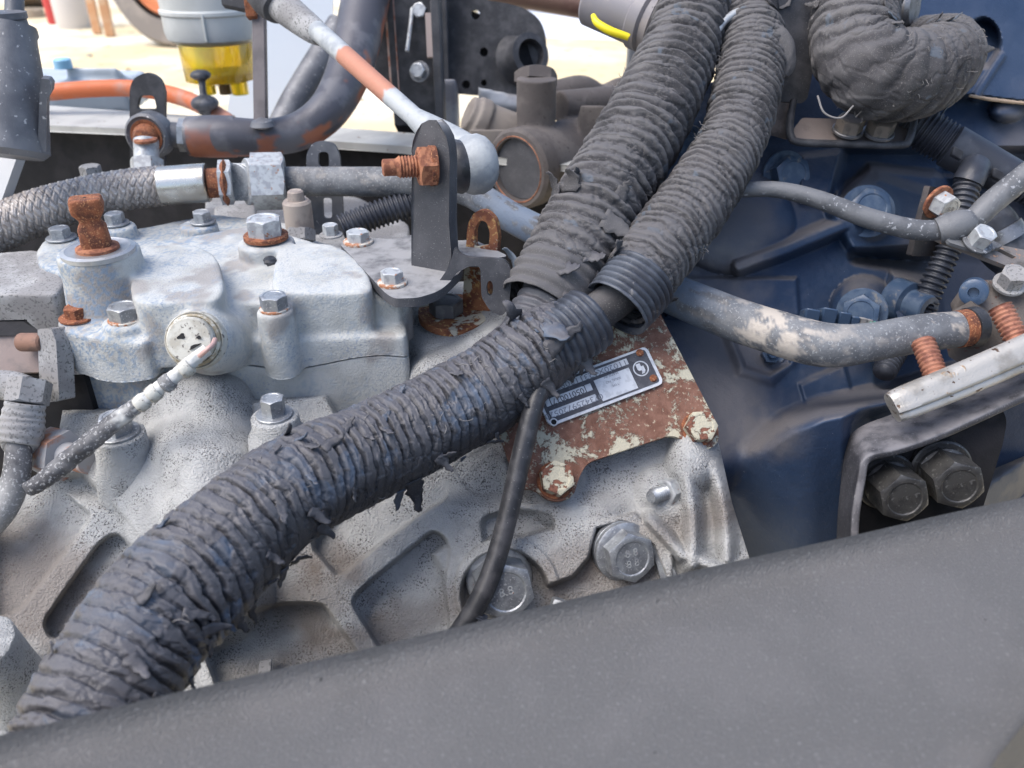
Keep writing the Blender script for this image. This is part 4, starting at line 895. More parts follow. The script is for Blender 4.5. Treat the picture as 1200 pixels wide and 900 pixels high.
# linkage rod with ball joint
lr = thing('linkage_rod', 'pale galvanised rod with a rusty stretch ending in a ball joint on the bracket', 'rod', P(450, 110, 60))
dj = dU
pts = [(372, 36, 64), (430, 88, dj + 9), (500, 150, dj + 4.6)]
X_, r_, s_ = pathpd([(*a, 11.5) for a in pts], 120); X_2 = X_
nn = np.repeat(np.linspace(0, 1, 120), 24); t24 = np.tile(np.arange(24) * 2 * math.pi / 24, 120)
rb = sst(.30, .32, nn + .03 * (vn(t24 * 2, nn * 40) - .5)) * sst(.74, .71, nn + .05 * (vn(t24 * 2, nn * 40, 4) - .5))
obj('rod', sweep(X_, r_, s_, 24), M_ROD, lr, attrs={'rustband': rb * .95}, ang=60)
obj('rod_end_socket', tube([(318, -6, 67, 19), (330, 6, 66.5, 19), (352, 24, 65.5, 17), (368, 36, 64.6, 15), (376, 42, 64.2, 12)], None, 30, 30), M_DUSTGREY, lr)
obj('rod_boot', tube([(312, -14, 67, 27), (322, 0, 66.6, 26), (328, 10, 66.2, 20)], None, 20, 30), M_BLACKD, lr)
jax = norm(P(560, 196, dj + 3.2) - P(505, 194, dj))     # stud axis through the bracket
sc_ = P(519, 193, dj); 
obj('joint_arm', tube([(486, 138, dj + 5, 12), (505, 152, dj + 4.6, 17), (530, 170, dj + 4.0, 22), (552, 188, dj + 3.4, 26)], None, 30, 30), M_ROD, lr, attrs={'rustband': np.zeros(900)})
pj = P(548, 194, dj + 2.4)
obj('joint_cup', lathe(pj, norm((.92, .38, .02)), [(R(29, 54), -.004), (R(33, 54), .001), (R(33.5, 54), .008), (R(30, 54), .0125), (R(22, 54), .0165), (R(10, 54), .018)], 40), M_ROD, lr, attrs={'rustband': np.zeros(240)}, ang=40)
obj('rubber_boot', lathe(pj - norm((.92, .38, .02)) * .0125, norm((.92, .38, .02)), [(R(20, 54), -.004), (R(27, 54), .001), (R(30, 54), .006), (R(28, 54), .011)], 36), M_RUBBER, lr)
st0 = on_plane(509, 194, up0, UN) + UN * .0003; sax2 = norm(P(462, 196, dj - 2.9) - st0)
obj('stud_nut', prism(st0, st0 + sax2 * .0095, R(23, 51), phase=.25, ch=.3), M_RUSTORANGE, lr, ang=30)
obj('nut_flange', lathe(st0, sax2, [(R(21, 51), -.001), (R(21.5, 51), .0025), (R(16, 51), .005)], 30), M_RUST, lr)
obj('threaded_stud', lathe(st0 + sax2 * .009, sax2, [(R(12, 51) - (0.0008 if i % 2 else 0), i * 0.0009) for i in range(14)] + [(R(9, 51), .0130), (R(9, 51), .0200), (R(7.4, 51), .0205)], 24), M_RUSTORANGE, lr, ang=30)
# ------------------------------------------------------------------ blue flywheel housing
def blue_d(X, Y):
    wx = X + 1.5 * (fbm(X / 30, Y / 30, 33) - .5); wy = Y + 1.5 * (fbm(X / 30, Y / 30, 39) - .5)
    B = 52.5 + (X - 850) * .018 + (450 - Y) * .030 + 1.2 * (fbm(X / 90, Y / 90, 31, 3) - .5); H = 0 * X
    def pad(pts, h, soft=7, k=.3):
        return h * sst(soft, -soft, d_poly(wx, wy, pts))
    def rib(pts, hw, h, soft=9): return h * sst(hw + soft, max(0, hw - soft * .5), d_line(wx, wy, pts))
    def mound(c, rx, ry, h): return h * np.sqrt(np.clip(1 - ((wx - c[0]) / rx) ** 2 - ((wy - c[1]) / ry) ** 2, 0, 1))
    H = smax(H, rib([(866, 311), (925, 290), (994, 262)], 8, 2.6, 9), .3)
    H = smax(H, mound((858, 260), 74, 62, 2.6), .5)
    H = smax(H, pad([(780, 325), (934, 325), (938, 372), (780, 372)], .9, 3), .2)
    H = smax(H, pad([(842, 380), (880, 372), (925, 392), (935, 425), (905, 452), (865, 440)], .8, 9), .3)
    H = H - pad([(858, 388), (885, 380), (918, 398), (924, 424), (902, 436), (875, 428)], 1.5, 5)
    H = smax(H, pad([(938, 182), (988, 176), (972, 235), (934, 232)], 1.8, 4), .2)
    H = smax(H, pad([(970, 250), (992, 216), (1030, 205), (1100, 228), (1090, 290), (1000, 300)], 2.0, 8), .3)
    H = smax(H, mound((1018, 250), 46, 44, 3.2), .3)
    H = smax(H, pad([(935, 450), (990, 425), (1000, 465), (945, 480)], .7, 4), .2)
    H = smax(H, pad([(1038, 340), (1045, 318), (1085, 330), (1075, 372), (1050, 380)], 3.0, 5), .3)
    H = smax(H, mound((1012, 362), 40, 40, 3.4), .3)
    H = smax(H, pad([(1042, -60), (1260, -60), (1260, 120), (1200, 121), (1140, 113), (1042, 116)], 3.4, 4), .2)
    H = H - 2.5 * sst(3, -3, (np.hypot((wx - 1152) / 20, (wy - 50) / 28) - 1) * 22)
    H = smax(H, rib([(1175, 65), (1145, 110)], 6, 3.9, 7), .2)
    H = smax(H, mound((1180, 130), 22, 14, 2.5), .3)
    # cavities
    H = H - pad([(1002, 300), (1110, 296), (1230, 300), (1230, 410), (1120, 445), (1080, 470), (1035, 455), (1030, 400), (1100, 395), (1090, 320)], 6.0, 12)
    H = H - pad([(1105, 205), (1230, 225), (1230, 300), (1100, 295)], 5.0, 12)
    H = H - pad([(988, 176), (1230, 176), (1230, 210), (1110, 205), (1020, 195), (985, 230)], 3.0, 6)
    H = H - pad([(1018, 480), (1160, 470), (1160, 640), (1018, 640)], 0, 6)
    H = H + .05 * (fbm(X / 8, Y / 8, 35, 3) - .5)
    D = B - H
    # the arm to the channel bracket: a rounded shoulder over a front that drops away upright
    md = sst(26, -8, d_poly(wx, wy, [(760, 650), (846, 580), (886, 532), (926, 502), (965, 487), (1048, 470), (1230, 416), (1230, 820), (760, 820)]))
    front = 37.5 / (.866 + (450 - Y) / 965 * .5) + 4.6 * sst(960, 845, wx)
    front = front + 4.5 * sst(985, 1020, X) * sst(470, 500, Y + .38 * (X - 1000))
    return D * (1 - md) + front * md
def dust_blue(X, Y):
    e = 3.0; g = (blue_d(X, Y - e) - blue_d(X, Y + e)) / (2 * e)     # rises away from the eye: faces the sky
    n = fbm(X / 18, Y / 18, 4)
    f = sst(.11, .27, g + .05 * (n - .5)) * .75
    f = f + .75 * sst(60, 0, np.hypot((X - 850) * 1.0, (Y - 440) * .45) - 22 + 40 * (n - .5)) * sst(560, 520, Y)
    f = f + .6 * sst(50, 0, np.hypot(X - 905, (Y - 510) * 1.6) - 15 + 30 * (n - .5)) + .6 * sst(40, 0, np.hypot(X - 850, Y - 270) - 40 + 30 * (n - .5))
    f = f + .7 * sst(40, 0, np.hypot((X - 1190), (Y - 190) * .6) - 10 + 30 * (n - .5)) + .5 * sst(30, 0, np.hypot(X - 1130, Y - 300) - 60)
    return np.clip(f, 0, .92)
bl = thing('flywheel_housing', 'dark blue painted flywheel housing with ribs and dusty ledges right of the rust plate', 'housing', P(950, 400, 54))
field('housing', blue_d, [(740, 120), (860, 90), (1040, 60), (1040, -40), (1260, -40), (1260, 600), (1000, 640), (980, 740), (862, 740), (846, 600), (838, 540), (800, 450), (745, 350)], 735, 1262, -44, 745, 1.6, M_BLUE, bl, skirt=4, attrs={'dust': dust_blue})
def bd(px, py): return float(blue_d(np.array([[float(px)]]), np.array([[float(py)]]))[0, 0])
def blueP(px, py, lift=0): return P(px, py, bd(px, py) - lift)
def bbolt(px, py, r, h, ax, m=M_BLUEB, wr=1.3, lift=.2, **k):
    d_ = bd(px, py) - lift; return bolt(bl, P(px, py, d_), ax, R(r, d_), h, m, (R(r * wr, d_), .002, m), **k)
bbolt(920, 206, 22, .012, (.15, -.9, .35), label='blue hex bolt just above the thin grey pipe')
bbolt(1016, 248, 24, .010, (-.1, -.8, .5), lift=.1, label='blue hex bolt on the round blue boss')
bbolt(1010, 366, 22, .010, (-.45, -.85, .3), label='blue hex bolt on the boss above the pipe bend')
p = blueP(1062, 356, -.4); ax = norm((.45, -.85, .1)); ss = obj('socket_screw', lathe(p, ax, [(R(28, 54), -.01), (R(27, 54), .003), (R(20, 54), .004), (R(19, 54), .017), (R(17, 54), .018), (R(9, 54), .018), (R(8, 54), .012)], 32), M_BLUEB, bl)
obj('socket', lathe(p + ax * .0125, ax, [(R(8, 54), 0), (R(7, 54), .0005)], 6), M_ZINC, ss)
p = blueP(902, 416, .2); obj('small_bolt', join(prism(p, p + norm((-.1, -.8, .5)) * .008, R(11, 53)), lathe(p + norm((-.1, -.8, .5)) * .008, (-.1, -.8, .5), [(R(6, 53), 0), (R(5, 53), .003), (R(2.5, 53), .003), (R(2, 53), .001)], 20)), M_BLUEB, bl, ang=30)
obj('clip_plate', plate(rpoly([(868, 392), (884, 386), (916, 404), (920, 422), (902, 432), (884, 424)], 6, 4), blueP(895, 410, -.1), norm((-.1, -.7, .6)), .002), M_BLUEB, bl, bevel=.0006)
obj('sealant_edge', tube([(1136, 112, 60.5, 1.6), (1165, 117, 60.3, 2.2), (1210, 122, 60, 1.8)], None, 60, 8, lambda s, t: .0005 * (vn(s * 900, t) - .5)), mat('tan_sealant', (.34, .26, .19), rough=.7, bump=.4), bl)
# tagged plug row under the pipe
tw = thing('connector_loom', 'dusty blue moulded connector loom peeping over the grey pipe bend', 'connector', P(970, 375, 52))
for i, (x, y, r) in enumerate(((948, 373, 11), (968, 372, 11), (986, 375, 9), (998, 378, 7), (1006, 379, 7), (1014, 380, 6))):
    obj('link', boxp(P(x, y, 52.5), norm(P(1010, 382, 52) - P(945, 370, 52.6)), UP, Fw, R(r * .8, 52), R(r, 52), .006), M_BLUEB if i < 4 else M_DUSTGREY, tw, bevel=.0012)
obj('green_tip', lathe(P(1018, 381, 52), Rw, [(R(5, 52), 0), (R(4.5, 52), .004)], 16), mat('green_plastic', (.08, .30, .22), rough=.4, bump=0), tw)

# small angle bracket with the pale bolt
ab = thing('angle_bracket', 'small black angle bracket with worn edge holding a pale bolt on a rusty washer', 'bracket', P(1090, 250, 54))
an = norm((.55, -.82, .12)); obj('plate', plate(rpoly([(1068, 300), (1078, 262), (1090, 218), (1112, 222), (1112, 300)], 2, 3), P(1095, 240, 54), an, .004), mat('worn_black', (.03, .028, .03), (.06, .05, .05), (.2, .13, .1), s2=60, s3=500, t3=(.66, .7), rough=.6, bump=.4), ab, bevel=.0008)
bolt(ab, P(1098, 236, 53.6), norm((.35, -.86, -.15)), R(15, 54), .010, M_ZINCW, (R(20, 54), .002, M_RUSTORANGE), phase=.3, mark=('8.8', .5, M_STEEL))

# thin grey pipe with its clamp
gp = thing('thin_grey_pipe', 'thin dull grey pipe with chalky wear leaving the harness and held by a clamp', 'pipe', P(980, 240, 52))
M_GPIPE = mat('chalky_grey_pipe', (.15, .155, .165), (.105, .11, .12), (.33, .34, .36), s2=60, s3=420, t3=(.58, .66), m3=60, rough=.6, bump=.5, metallic=.2)
obj('tube', tube([(840, 226, 52.5, 9.5), (878, 222, 52.3, 9), (915, 223, 52, 9.5), (960, 234, 51.6, 10.5), (1010, 253, 51.2, 11.5), (1060, 267, 50.8, 12), (1090, 270, 50.6, 12), (1115, 268, 50.6, 12), (1140, 258, 50.4, 13), (1165, 235, 50.2, 14), (1215, 195, 50, 14)], None, 300, 28, lambda s, t: .0004 * (fbm(np.cos(t) * 1.5, np.sin(t) * 1.5, s * 100, 3, 2) - .5)), M_GPIPE, gp, ang=60)
obj('clamp_saddle', tube([(1099, 271, 50.5, 15), (1112, 267, 50.3, 17.5), (1128, 262, 50.2, 17), (1138, 258, 50.2, 13)], None, 30, 30), M_GPIPE, gp)
cn = norm((.12, -.45, .85)); obj('clamp_foot', plate(rpoly([(1108, 275), (1142, 270), (1176, 288), (1150, 296), (1112, 284)], 3, 3), P(1135, 282, 50), cn, .0022), M_GPIPE, gp, bevel=.0006)
bolt(gp, P(1145, 284, 49.8), cn, R(13.5, 50), .0085, M_ZINCW, (R(18, 50), .001, M_GPIPE), phase=.2)
sb_ = thing('slotted_strap', 'flat worn steel strap with a long slot under the pipe clamp', 'bracket', P(1160, 300, 50))
obj('strap', plate([(1098, 279), (1120, 280), (1176, 288), (1240, 300), (1240, 318), (1186, 314), (1150, 300)], P(1150, 296, 50.2), cn, .0028, [[(1166, 293), (1172, 291.5), (1191, 301), (1186, 303)]]), mat('worn_steel', (.20, .18, .17), (.12, .11, .10), (.38, .22, .14), s2=80, s3=300, t3=(.6, .68), rough=.6, metallic=.3, bump=.5), sb_, bevel=.0006)

# corrugated conduit with tee
def corr(pitch, a): return lambda s, t: a * (np.clip(np.sin(s * 100 * 2 * math.pi / pitch) * 1.6, -1, 1))
M_CONDUIT = mat('black_conduit', (.030, .034, .046), (.050, .056, .072), s2=50, rough=.45, bump=.2, c4=(.12, .115, .12), s4=60, t4=(.60, .76))
te = thing('conduit_tee', 'black corrugated conduit with a tee joint and a branch going down', 'conduit', P(1130, 200, 56))
obj('conduit', tube([(1060, 140, 59, 22), (1082, 152, 58.6, 23), (1124, 176, 58, 22)], None, 260, 40, corr(.32, .0009)), M_CONDUIT, te, ang=180)
obj('conduit', tube([(1180, 206, 57, 20), (1230, 230, 56.5, 20)], None, 120, 40, corr(.34, .0009)), M_CONDUIT, te, ang=180)
a, b = P(1112, 170, 57.6), P(1186, 210, 56.8); tb = obj('tee_body', join(cyl(a, b, R(25, 57), R(22, 57), 36, .001), tube([(1144, 195, 55.8, 16), (1138, 206, 55.2, 17), (1134, 214, 55.2, 17)], None, 10, 30)), M_CONDUIT, te)
for q in ((1121, 180), (1168, 205)): obj('latch', boxp(P(q[0], q[1], 55.0), b - a, UP, Fw, R(6, 57), R(5, 57), .002), M_PLASTIC, tb, bevel=.0006)
obj('branch', tube([(1136, 206, 55.4, 13.5), (1130, 230, 55.2, 14), (1122, 262, 55.0, 13.5), (1108, 300, 55.2, 13), (1090, 340, 55.5, 13.5), (1078, 368, 55.8, 14), (1060, 392, 55.8, 14), (1044, 420, 55, 13), (1036, 437, 54, 12)], None, 620, 36, corr(.40, .0009)), M_CONDUIT, te, ang=180)

# union block at the end of the coolant pipe
ub = thing('union_block', 'dusty brown flanged union block with cap bolts at the right edge', 'fitting', P(1160, 390, 48))
M_BROWNM = mat('dusty_brown_metal', (.095, .082, .075), (.14, .123, .113), (.10, .05, .04), s2=50, s3=260, t3=(.6, .68), rough=.8, bump=.5)
un = norm((-.72, -.62, .30))
obj('flange', plate(rpoly([(1102, 372), (1138, 352), (1166, 378), (1176, 402), (1136, 432), (1112, 418)], 3, 3), P(1140, 388, 48.2), un, .012), M_BROWNM, ub, bevel=.001)
obj('body', baked([boxp(P(1190, 372, 50), Rw, norm((0, -.5, 1)), norm((0, 1, .5)), .030, .012, .02), boxp(P(1165, 352, 50.5), norm((1, -.3, 0)), UP, Fw, .016, .010, .012)], .0016, 5), M_BROWNM, ub, ang=180)
obj('cap_screw', lathe(P(1142, 340, 49), norm((-.5, -.8, .2)), [(R(15, 50), 0), (R(15, 50), .01), (R(12, 50), .011), (R(6, 50), .011), (R(5, 50), .008)], 30), M_BLUEB, ub)
bolt(ub, P(1182, 334, 49), norm((-.1, -.4, .9)), R(15, 49), .009, M_DUSTGREY, (R(18, 49), .002, M_DUSTGREY), phase=.4)
# threaded studs and the bright bar
M_STUD = mat('copper_coloured_thread', (.33, .145, .092), (.20, .08, .055), s2=200, rough=.6, bump=.4, metallic=.2)
for nm, a, b, lab in (('spring_stud', (1081, 399, 45), (1099, 446, 44), 'rusty orange threaded stud standing left of the bright bar end'), ('spring_stud', (1172, 360, 45), (1202, 418, 44), 'rusty orange threaded stud at the right edge above the bright bar')):
    A_, B_ = P(*b), P(*a); L = np.linalg.norm(B_ - A_); n_ = int(L / .00062); prof = [(R(13.5, 45) - (.0009 if (i // 2) % 2 else 0), i * L / n_) for i in range(n_ + 1)]
    tag(obj(nm, lathe(A_, B_ - A_, prof, 36), M_STUD, ang=60), lab, 'threaded stud', 'orange threaded studs at the right')
sbp = thing('bright_bar', 'bright folded steel bar with rust specks lying along the black bracket', 'bar', P(1120, 450, 43))
M_BRIGHT = mat('bright_specked_steel', (.44, .42, .39), (.30, .28, .25), (.10, .06, .04), s2=45, s3=260, t3=(.64, .69), rough=.48, metallic=.45, bump=.4, c4=(.26, .18, .11), s4=110, t4=(.62, .70), m4=0)
X_, r_, s_ = pathpd([(1046, 478, 42.6, 18), (1060, 472, 42.6, 20), (1110, 452, 42.8, 20.5), (1160, 431, 43, 20.5), (1235, 398, 43.4, 20.5)], 80)
obj('bar', sweep(X_, r_, s_, 40, lambda s, t: -.0022 * np.exp(-((t - .9) / .16) ** 2) - .0028 * np.abs(np.cos(t)) ** 3), M_BRIGHT, sbp, ang=60)
obj('top_lip', tube([(1042, 470, 44, 3), (1075, 452, 44.2, 3), (1120, 434, 44.4, 3), (1235, 388, 45, 3)], None, 50, 10), M_BRIGHT, sbp)

# black channel bracket with two big bolts
cb = thing('channel_bracket', 'thick black steel channel bracket holding two large dark bolts', 'bracket', P(1080, 560, 43))
def lofted(Aq, Bq, n=60):
    a = catmull(Aq, n); b = catmull(Bq, n); X1 = PA(a[:, 0], a[:, 1], a[:, 2]); X2 = PA(b[:, 0], b[:, 1], b[:, 2]); k = 7
    V = np.stack([X1 * (1 - t) + X2 * t - Fw * .0035 * math.sin(math.pi * t) for t in np.linspace(0, 1, k)], 1).reshape(-1, 3); return V, grid_faces(n, k, False)
M_CHAN = mat('black_channel_steel', (.028, .028, .033), (.055, .055, .062), (.20, .20, .21), s2=40, t2=(.35, .65), s3=1000, t3=(.6, .7), rough=.55, bump=.45, bs=800, c4=(.24, .11, .08), s4=110, t4=(.715, .73), upd=(.17, .165, .175), upr=(.1, .8))
obj('flange', lofted([(984, 640, 45.5), (986, 600, 45.6), (992, 545, 45.8), (998, 516, 46), (1012, 502, 46), (1045, 489, 46.2), (1090, 473, 46.4), (1150, 450, 46.6), (1250, 410, 47)],
                     [(1001, 642, 42.4), (1003, 602, 42.4), (1010, 562, 42.5), (1013, 545, 42.5), (1024, 536, 42.5), (1052, 530, 42.6), (1096, 515, 42.8), (1154, 489, 43), (1250, 444, 43.4)]), M_CHAN, cb, solid=.0042, bevel=.0010, ang=50)
bpn = norm((-.05, -.90, .35)); bp0 = P(1080, 550, 45.2)
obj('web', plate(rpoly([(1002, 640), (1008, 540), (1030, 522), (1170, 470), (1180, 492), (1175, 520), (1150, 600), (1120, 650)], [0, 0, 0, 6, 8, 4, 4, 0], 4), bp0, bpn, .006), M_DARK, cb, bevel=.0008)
M_DBOLT = mat('dark_oiled_bolt', (.11, .108, .105), (.07, .069, .07), (.20, .20, .195), s2=90, s3=420, t3=(.6, .68), rough=.4, metallic=.6, bump=.35)
for (px, py, lab) in ((1036, 562, 'left big dark hex bolt in the channel bracket'), (1100, 547, 'right big dark hex bolt with stamped top in the channel bracket')):
    p = on_plane(px, py, bp0, bpn); ax = norm(P(px + 27, py + 25, 42.3) - P(px, py, 44.9))
    bolt(cb, p, ax, R(30, 44), .0215, M_DBOLT, (R(36, 44), .004, M_DBOLT), phase=.25, label=lab, mark=('10.9', .32, M_DBOLT))
    obj('bolt_flange', lathe(p + ax * .004, ax, [(R(29, 44), 0), (R(29, 44), .0025), (R(25.5, 44), .004)], 36), M_DBOLT, cb)
# dull grey casting below right of the bracket
lc = thing('lower_bracket', 'grey painted strut behind the channel bracket at the lower right', 'strut', P(1150, 600, 50))
obj('strut', baked([boxp(P(1150, 575, 52), norm(P(1220, 560, 52) - P(1100, 640, 50)), UP, Fw, .10, .018, .02), boxp(P(1190, 540, 55), Rw, UP, Fw, .03, .06, .02)], .0025, 5), mat('slate_paint', (.055, .065, .085), (.11, .105, .105), s2=30, rough=.55, bump=.3), lc, ang=180)

# ------------------------------------------------------------------ black box beam and the shelf bracket at the top
bb_ = thing('black_box_post', 'dark textured box post with scratches between the harness arms and the elbow', 'post', P(920, 60, 60))
obj('post', plate(rpoly([(872, -80), (990, -80), (966, 20), (946, 116), (940, 121), (905, 120), (880, 116)], [0, 0, 0, 4, 3, 2, 2], 3), P(920, 60, 57.5), norm((.05, -.97, .2)), .06), M_BLACK, bb_, bevel=.003, seg=3)
shf = thing('shelf_bracket', 'black pressed shelf bracket with two pale bolts below the elbow', 'bracket', P(1000, 160, 58))
obj('tray', plate(rpoly([(926, 156), (940, 138), (1075, 142), (1062, 164), (1055, 168), (930, 164)], 3, 3), P(1000, 158, 57.5), norm((.02, -.45, .9)), .003), mat('brown_dust_steel', (.20, .165, .15), (.10, .085, .08), s2=40, rough=.7, metallic=.2, bump=.4), shf, bevel=.0008)
obj('rim', tube([(930, 118, 57.6, 4), (926, 140, 57.3, 4.5), (927, 160, 57.0, 4.5), (940, 167, 56.9, 4.5), (1000, 169, 56.9, 4.5), (1055, 170, 56.9, 4.5), (1066, 162, 57, 4.5), (1072, 140, 57.4, 4)], None, 120, 12), M_BLACK, shf)
obj('side', plate([(880, 118), (928, 120), (922, 162), (878, 150)], P(900, 140, 58.5), norm((-.1, -.95, .3)), .004), M_DUSTGREY if False else mat('brown_dust_steel', (.2, .165, .15)), shf, bevel=.0006)
for q in ((993, 152), (1029, 155)):
    p = P(q[0], q[1] + 2, 57.2); bolt(shf, p, norm((.02, -.3, .95)), R(16, 57), .0085, M_BROWNM if False else mat('pale_brown_bolt', (.26, .225, .195), (.17, .15, .13), s2=120, rough=.5, metallic=.4, bump=.3), (R(18, 57), .002, M_STEEL), phase=.3)
ol = thing('amber_sight_glass', 'amber glass sight fitting with chrome rim behind the elbow', 'fitting', P(1062, 8, 64))
p = P(1066, 8, 63); ax = norm((.75, -.65, .1))
obj('amber_glass', cyl(p - ax * .022, p, R(22, 63), None, 30, .002), mat('amber_glass', (.55, .13, .05), rough=.15, bump=0, coat=.5), ol)
obj('rim', lathe(p - ax * .002, ax, [(R(22, 63), 0), (R(23, 63), .003), (R(20, 63), .006), (R(15, 63), .006)], 36), M_STEEL, ol)

# ------------------------------------------------------------------ foreground beam
fb = thing('chassis_beam', 'wide speckled grey chassis beam crossing the foreground', 'beam', on_z(600, 850, -27))
ZF = -22.0
bq = [(-260, 945), (0, 878), (200, 828), (450, 769), (700, 707), (870, 667), (1000, 638), (1100, 614), (1200, 592), (1420, 548), (1560, 640), (1300, 715), (1240, 800), (1160, 900), (1120, 980), (1050, 1200), (-260, 1300)]
W_ = [on_z(x, y + (7 if y < 960 and x < 1300 else 0), ZF) for x, y in bq]
g = slab([W_], np.array([0, 0, -.28])); obj('beam', g, M_FOREBEAM, fb, bevel=.009, seg=5, ang=50)
# ------------------------------------------------------------------ left edge fittings
lf = thing('side_casting', 'dusty grey side casting at the left edge beside the silver cover', 'casting', P(30, 350, 50))
obj('casting', baked([colz([(-60, 300), (40, 292), (72, 300), (76, 330), (66, 345), (-60, 345)], -21.8, -31, 6), colz([(-60, 330), (60, 330), (62, 352), (-60, 352)], -24, -32, 4), vcyl(60, 318, -21.6, -28, 22)], .0018, 6), M_DUSTGREY, lf, ang=180)
M_PINK = mat('reddish_dusty_metal', (.25, .20, .185), (.17, .145, .14), s2=50, rough=.75, bump=.4)
obj('ledge', plate(rpoly([(-60, 392), (48, 392), (52, 436), (-60, 438)], 2, 3), P(10, 410, 48), norm((.1, -.8, .6)), .03), M_PINK, lf, bevel=.001)
obj('ledge_top', plate([(-60, 378), (30, 376), (48, 392), (-60, 392)], P(10, 385, 48.3), norm((.1, -.3, .9)), .01), M_DARK, lf, bevel=.001)
obj('pin', cyl(P(24, 401, 47.5), P(52, 401, 47.0), R(11, 47), None, 24, .001), mat('brown_pin', (.22, .12, .085), (.15, .09, .07), s2=100, rough=.7, bump=.4), lf)
obj('end_flange', plate(rpoly([(44, 386), (60, 384), (66, 400), (70, 470), (50, 472), (46, 440)], 3, 3), P(56, 430, 46.8), norm((-.4, -.85, .3)), .01), M_DUSTGREY, lf, bevel=.001)
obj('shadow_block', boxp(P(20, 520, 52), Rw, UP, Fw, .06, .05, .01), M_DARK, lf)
ss_ = thing('pressure_switch', 'dusty grey switch with ribbed plug and speckled cable at the left edge', 'sensor', P(22, 500, 45))
obj('head', prism(P(36, 446, 45.5), P(31, 474, 45.2), R(24, 45), phase=.3), M_DUSTGREY, ss_, ang=30)
obj('side_lug', tube([(-20, 450, 46, 16), (10, 452, 46, 18), (30, 458, 45.8, 18)], None, 12, 24), M_DUSTGREY, ss_)
obj('plug', tube([(30, 472, 45, 21), (27, 490, 45, 23), (25, 508, 44.9, 24), (22, 522, 44.8, 20), (21, 526, 44.7, 16)], None, 60, 36, lambda s, t: .00025 * np.sin(s * 1500)), M_DUSTGREY, ss_, ang=60)
obj('cable', tube([(22, 520, 44.7, 14), (20, 552, 44.5, 15), (12, 580, 44.3, 15.5), (-2, 604, 44, 16), (-30, 632, 44, 16)], None, 90, 28), M_PCABLE, ss_, attrs={'pale': np.repeat(sst(.25, .5, np.linspace(0, 1, 90)), 28) * .35}, ang=60)

dm = thing('damper', 'scuffed dark grey shock damper cylinder standing at the top left', 'damper', P(18, 175, 58))
M_DAMP = mat('scuffed_dark_paint', (.095, .10, .115), (.17, .175, .19), (.40, .40, .41), s2=30, t2=(.4, .65), s3=300, t3=(.64, .7), rough=.5, bump=.3, metallic=.2)
obj('rod', tube([(17, -30, 58, 10), (17, 30, 58, 10.5)], None, 10, 24), M_DAMP, dm)
obj('collar', lathe(P(16, 45, 58), UP, [(R(22, 58), -.004), (R(27, 58), 0), (R(27, 58), .004), (R(20, 58), .006), (R(19, 58), .012), (R(21, 58), .013), (R(21, 58), .017), (R(12, 58), .018)], 36), M_DAMP, dm)
c0 = P(14, 177, 58); obj('body', lathe(c0, norm(P(14, 45, 57) - c0), [(R(33, 58), -.004), (R(40, 58), 0), (R(38, 58), .03), (R(33, 58), .05), (R(26, 58), .075), (R(25, 58), .085)], 40), M_DAMP, dm)
obj('side_strip', plate(rpoly([(48, 92), (57, 93), (61, 98), (60, 108), (55, 116), (54, 178), (44, 178), (46, 110)], 1, 2), P(52, 130, 56.5), norm((.3, -.95, 0)), .012), M_DAMP, dm, bevel=.0012)
wp = thing('pale_side_panel', 'pale grey panel corner at the left edge under the damper', 'panel', P(0, 220, 58)); obj('panel', plate([(-80, 176), (22, 178), (0, 240), (-30, 300), (-80, 320)], P(0, 210, 62), norm((0, -.8, .6)), .01), mat('pale_paint', (.42, .43, .44), rough=.5, bump=.1), wp)

# ------------------------------------------------------------------ banjo, lug, dark elbow pipe, flat bar
bj = thing('banjo_pipe', 'dark steel elbow pipe rusting underneath, ending in a banjo fitting with black lug', 'pipe', P(300, 170, 74))
M_DPIPE = mat('dark_rusting_pipe', (.085, .085, .10), (.14, .14, .155), s2=40, rough=.45, bump=.35, metallic=.2, attr='pale', ca=(.33, .115, .06))
n_ = 260; PT = [(222, 160, 74, 22), (262, 160, 74, 22.5), (310, 161, 75, 21), (350, 154, 76, 21.5), (382, 132, 77, 23), (404, 96, 79, 25), (418, 50, 81, 27), (432, -20, 84, 28)]
g = tube(PT, None, n_, 40); tt_ = np.tile(np.arange(40) * 2 * math.pi / 40, n_); sx = np.repeat(np.linspace(0, 1, n_), 40)
nn = fbm(np.cos(tt_) * 2, np.sin(tt_) * 2, sx * 14, 4, 3); r1 = sst(.56, .66, nn + .34 * np.sin(tt_ + .2) - .12 - .22 * sst(.45, .7, sx))
zc = g[0][:, 2]
obj('pipe', g, M_DPIPE, bj, attrs={'pale': r1 * .85}, ang=60)
obj('rust_cuff', tube([(226, 160, 74, 23), (248, 160, 74, 24), (276, 160, 74.4, 23.5)], None, 12, 40), M_DPIPE, bj, attrs={'pale': np.clip(.25 + .9 * np.sin(np.tile(np.arange(40) * 2 * math.pi / 40, 12) + .2) + .8 * (fbm(np.tile(np.arange(40) * .3, 12), np.repeat(np.arange(12) * .5, 40)) - .5), 0, .9)})
obj('hex', prism(P(210, 158, 73.6), P(224, 159, 73.8), R(19, 74), phase=.3), M_ZINC, bj, ang=30); obj('neck', cyl(P(196, 157, 73.4), P(228, 160, 74), R(14, 74)), M_DAMP, bj)
pb = P(177, 158, 73); ab_ = norm((-.10, -1, .05))
obj('banjo_ring', lathe(pb - ab_ * .008, ab_, [(R(25, 73), 0), (R(27, 73), .004), (R(26, 73), .016), (R(23, 73), .018), (R(20, 73), .016)], 40), M_DAMP, bj)
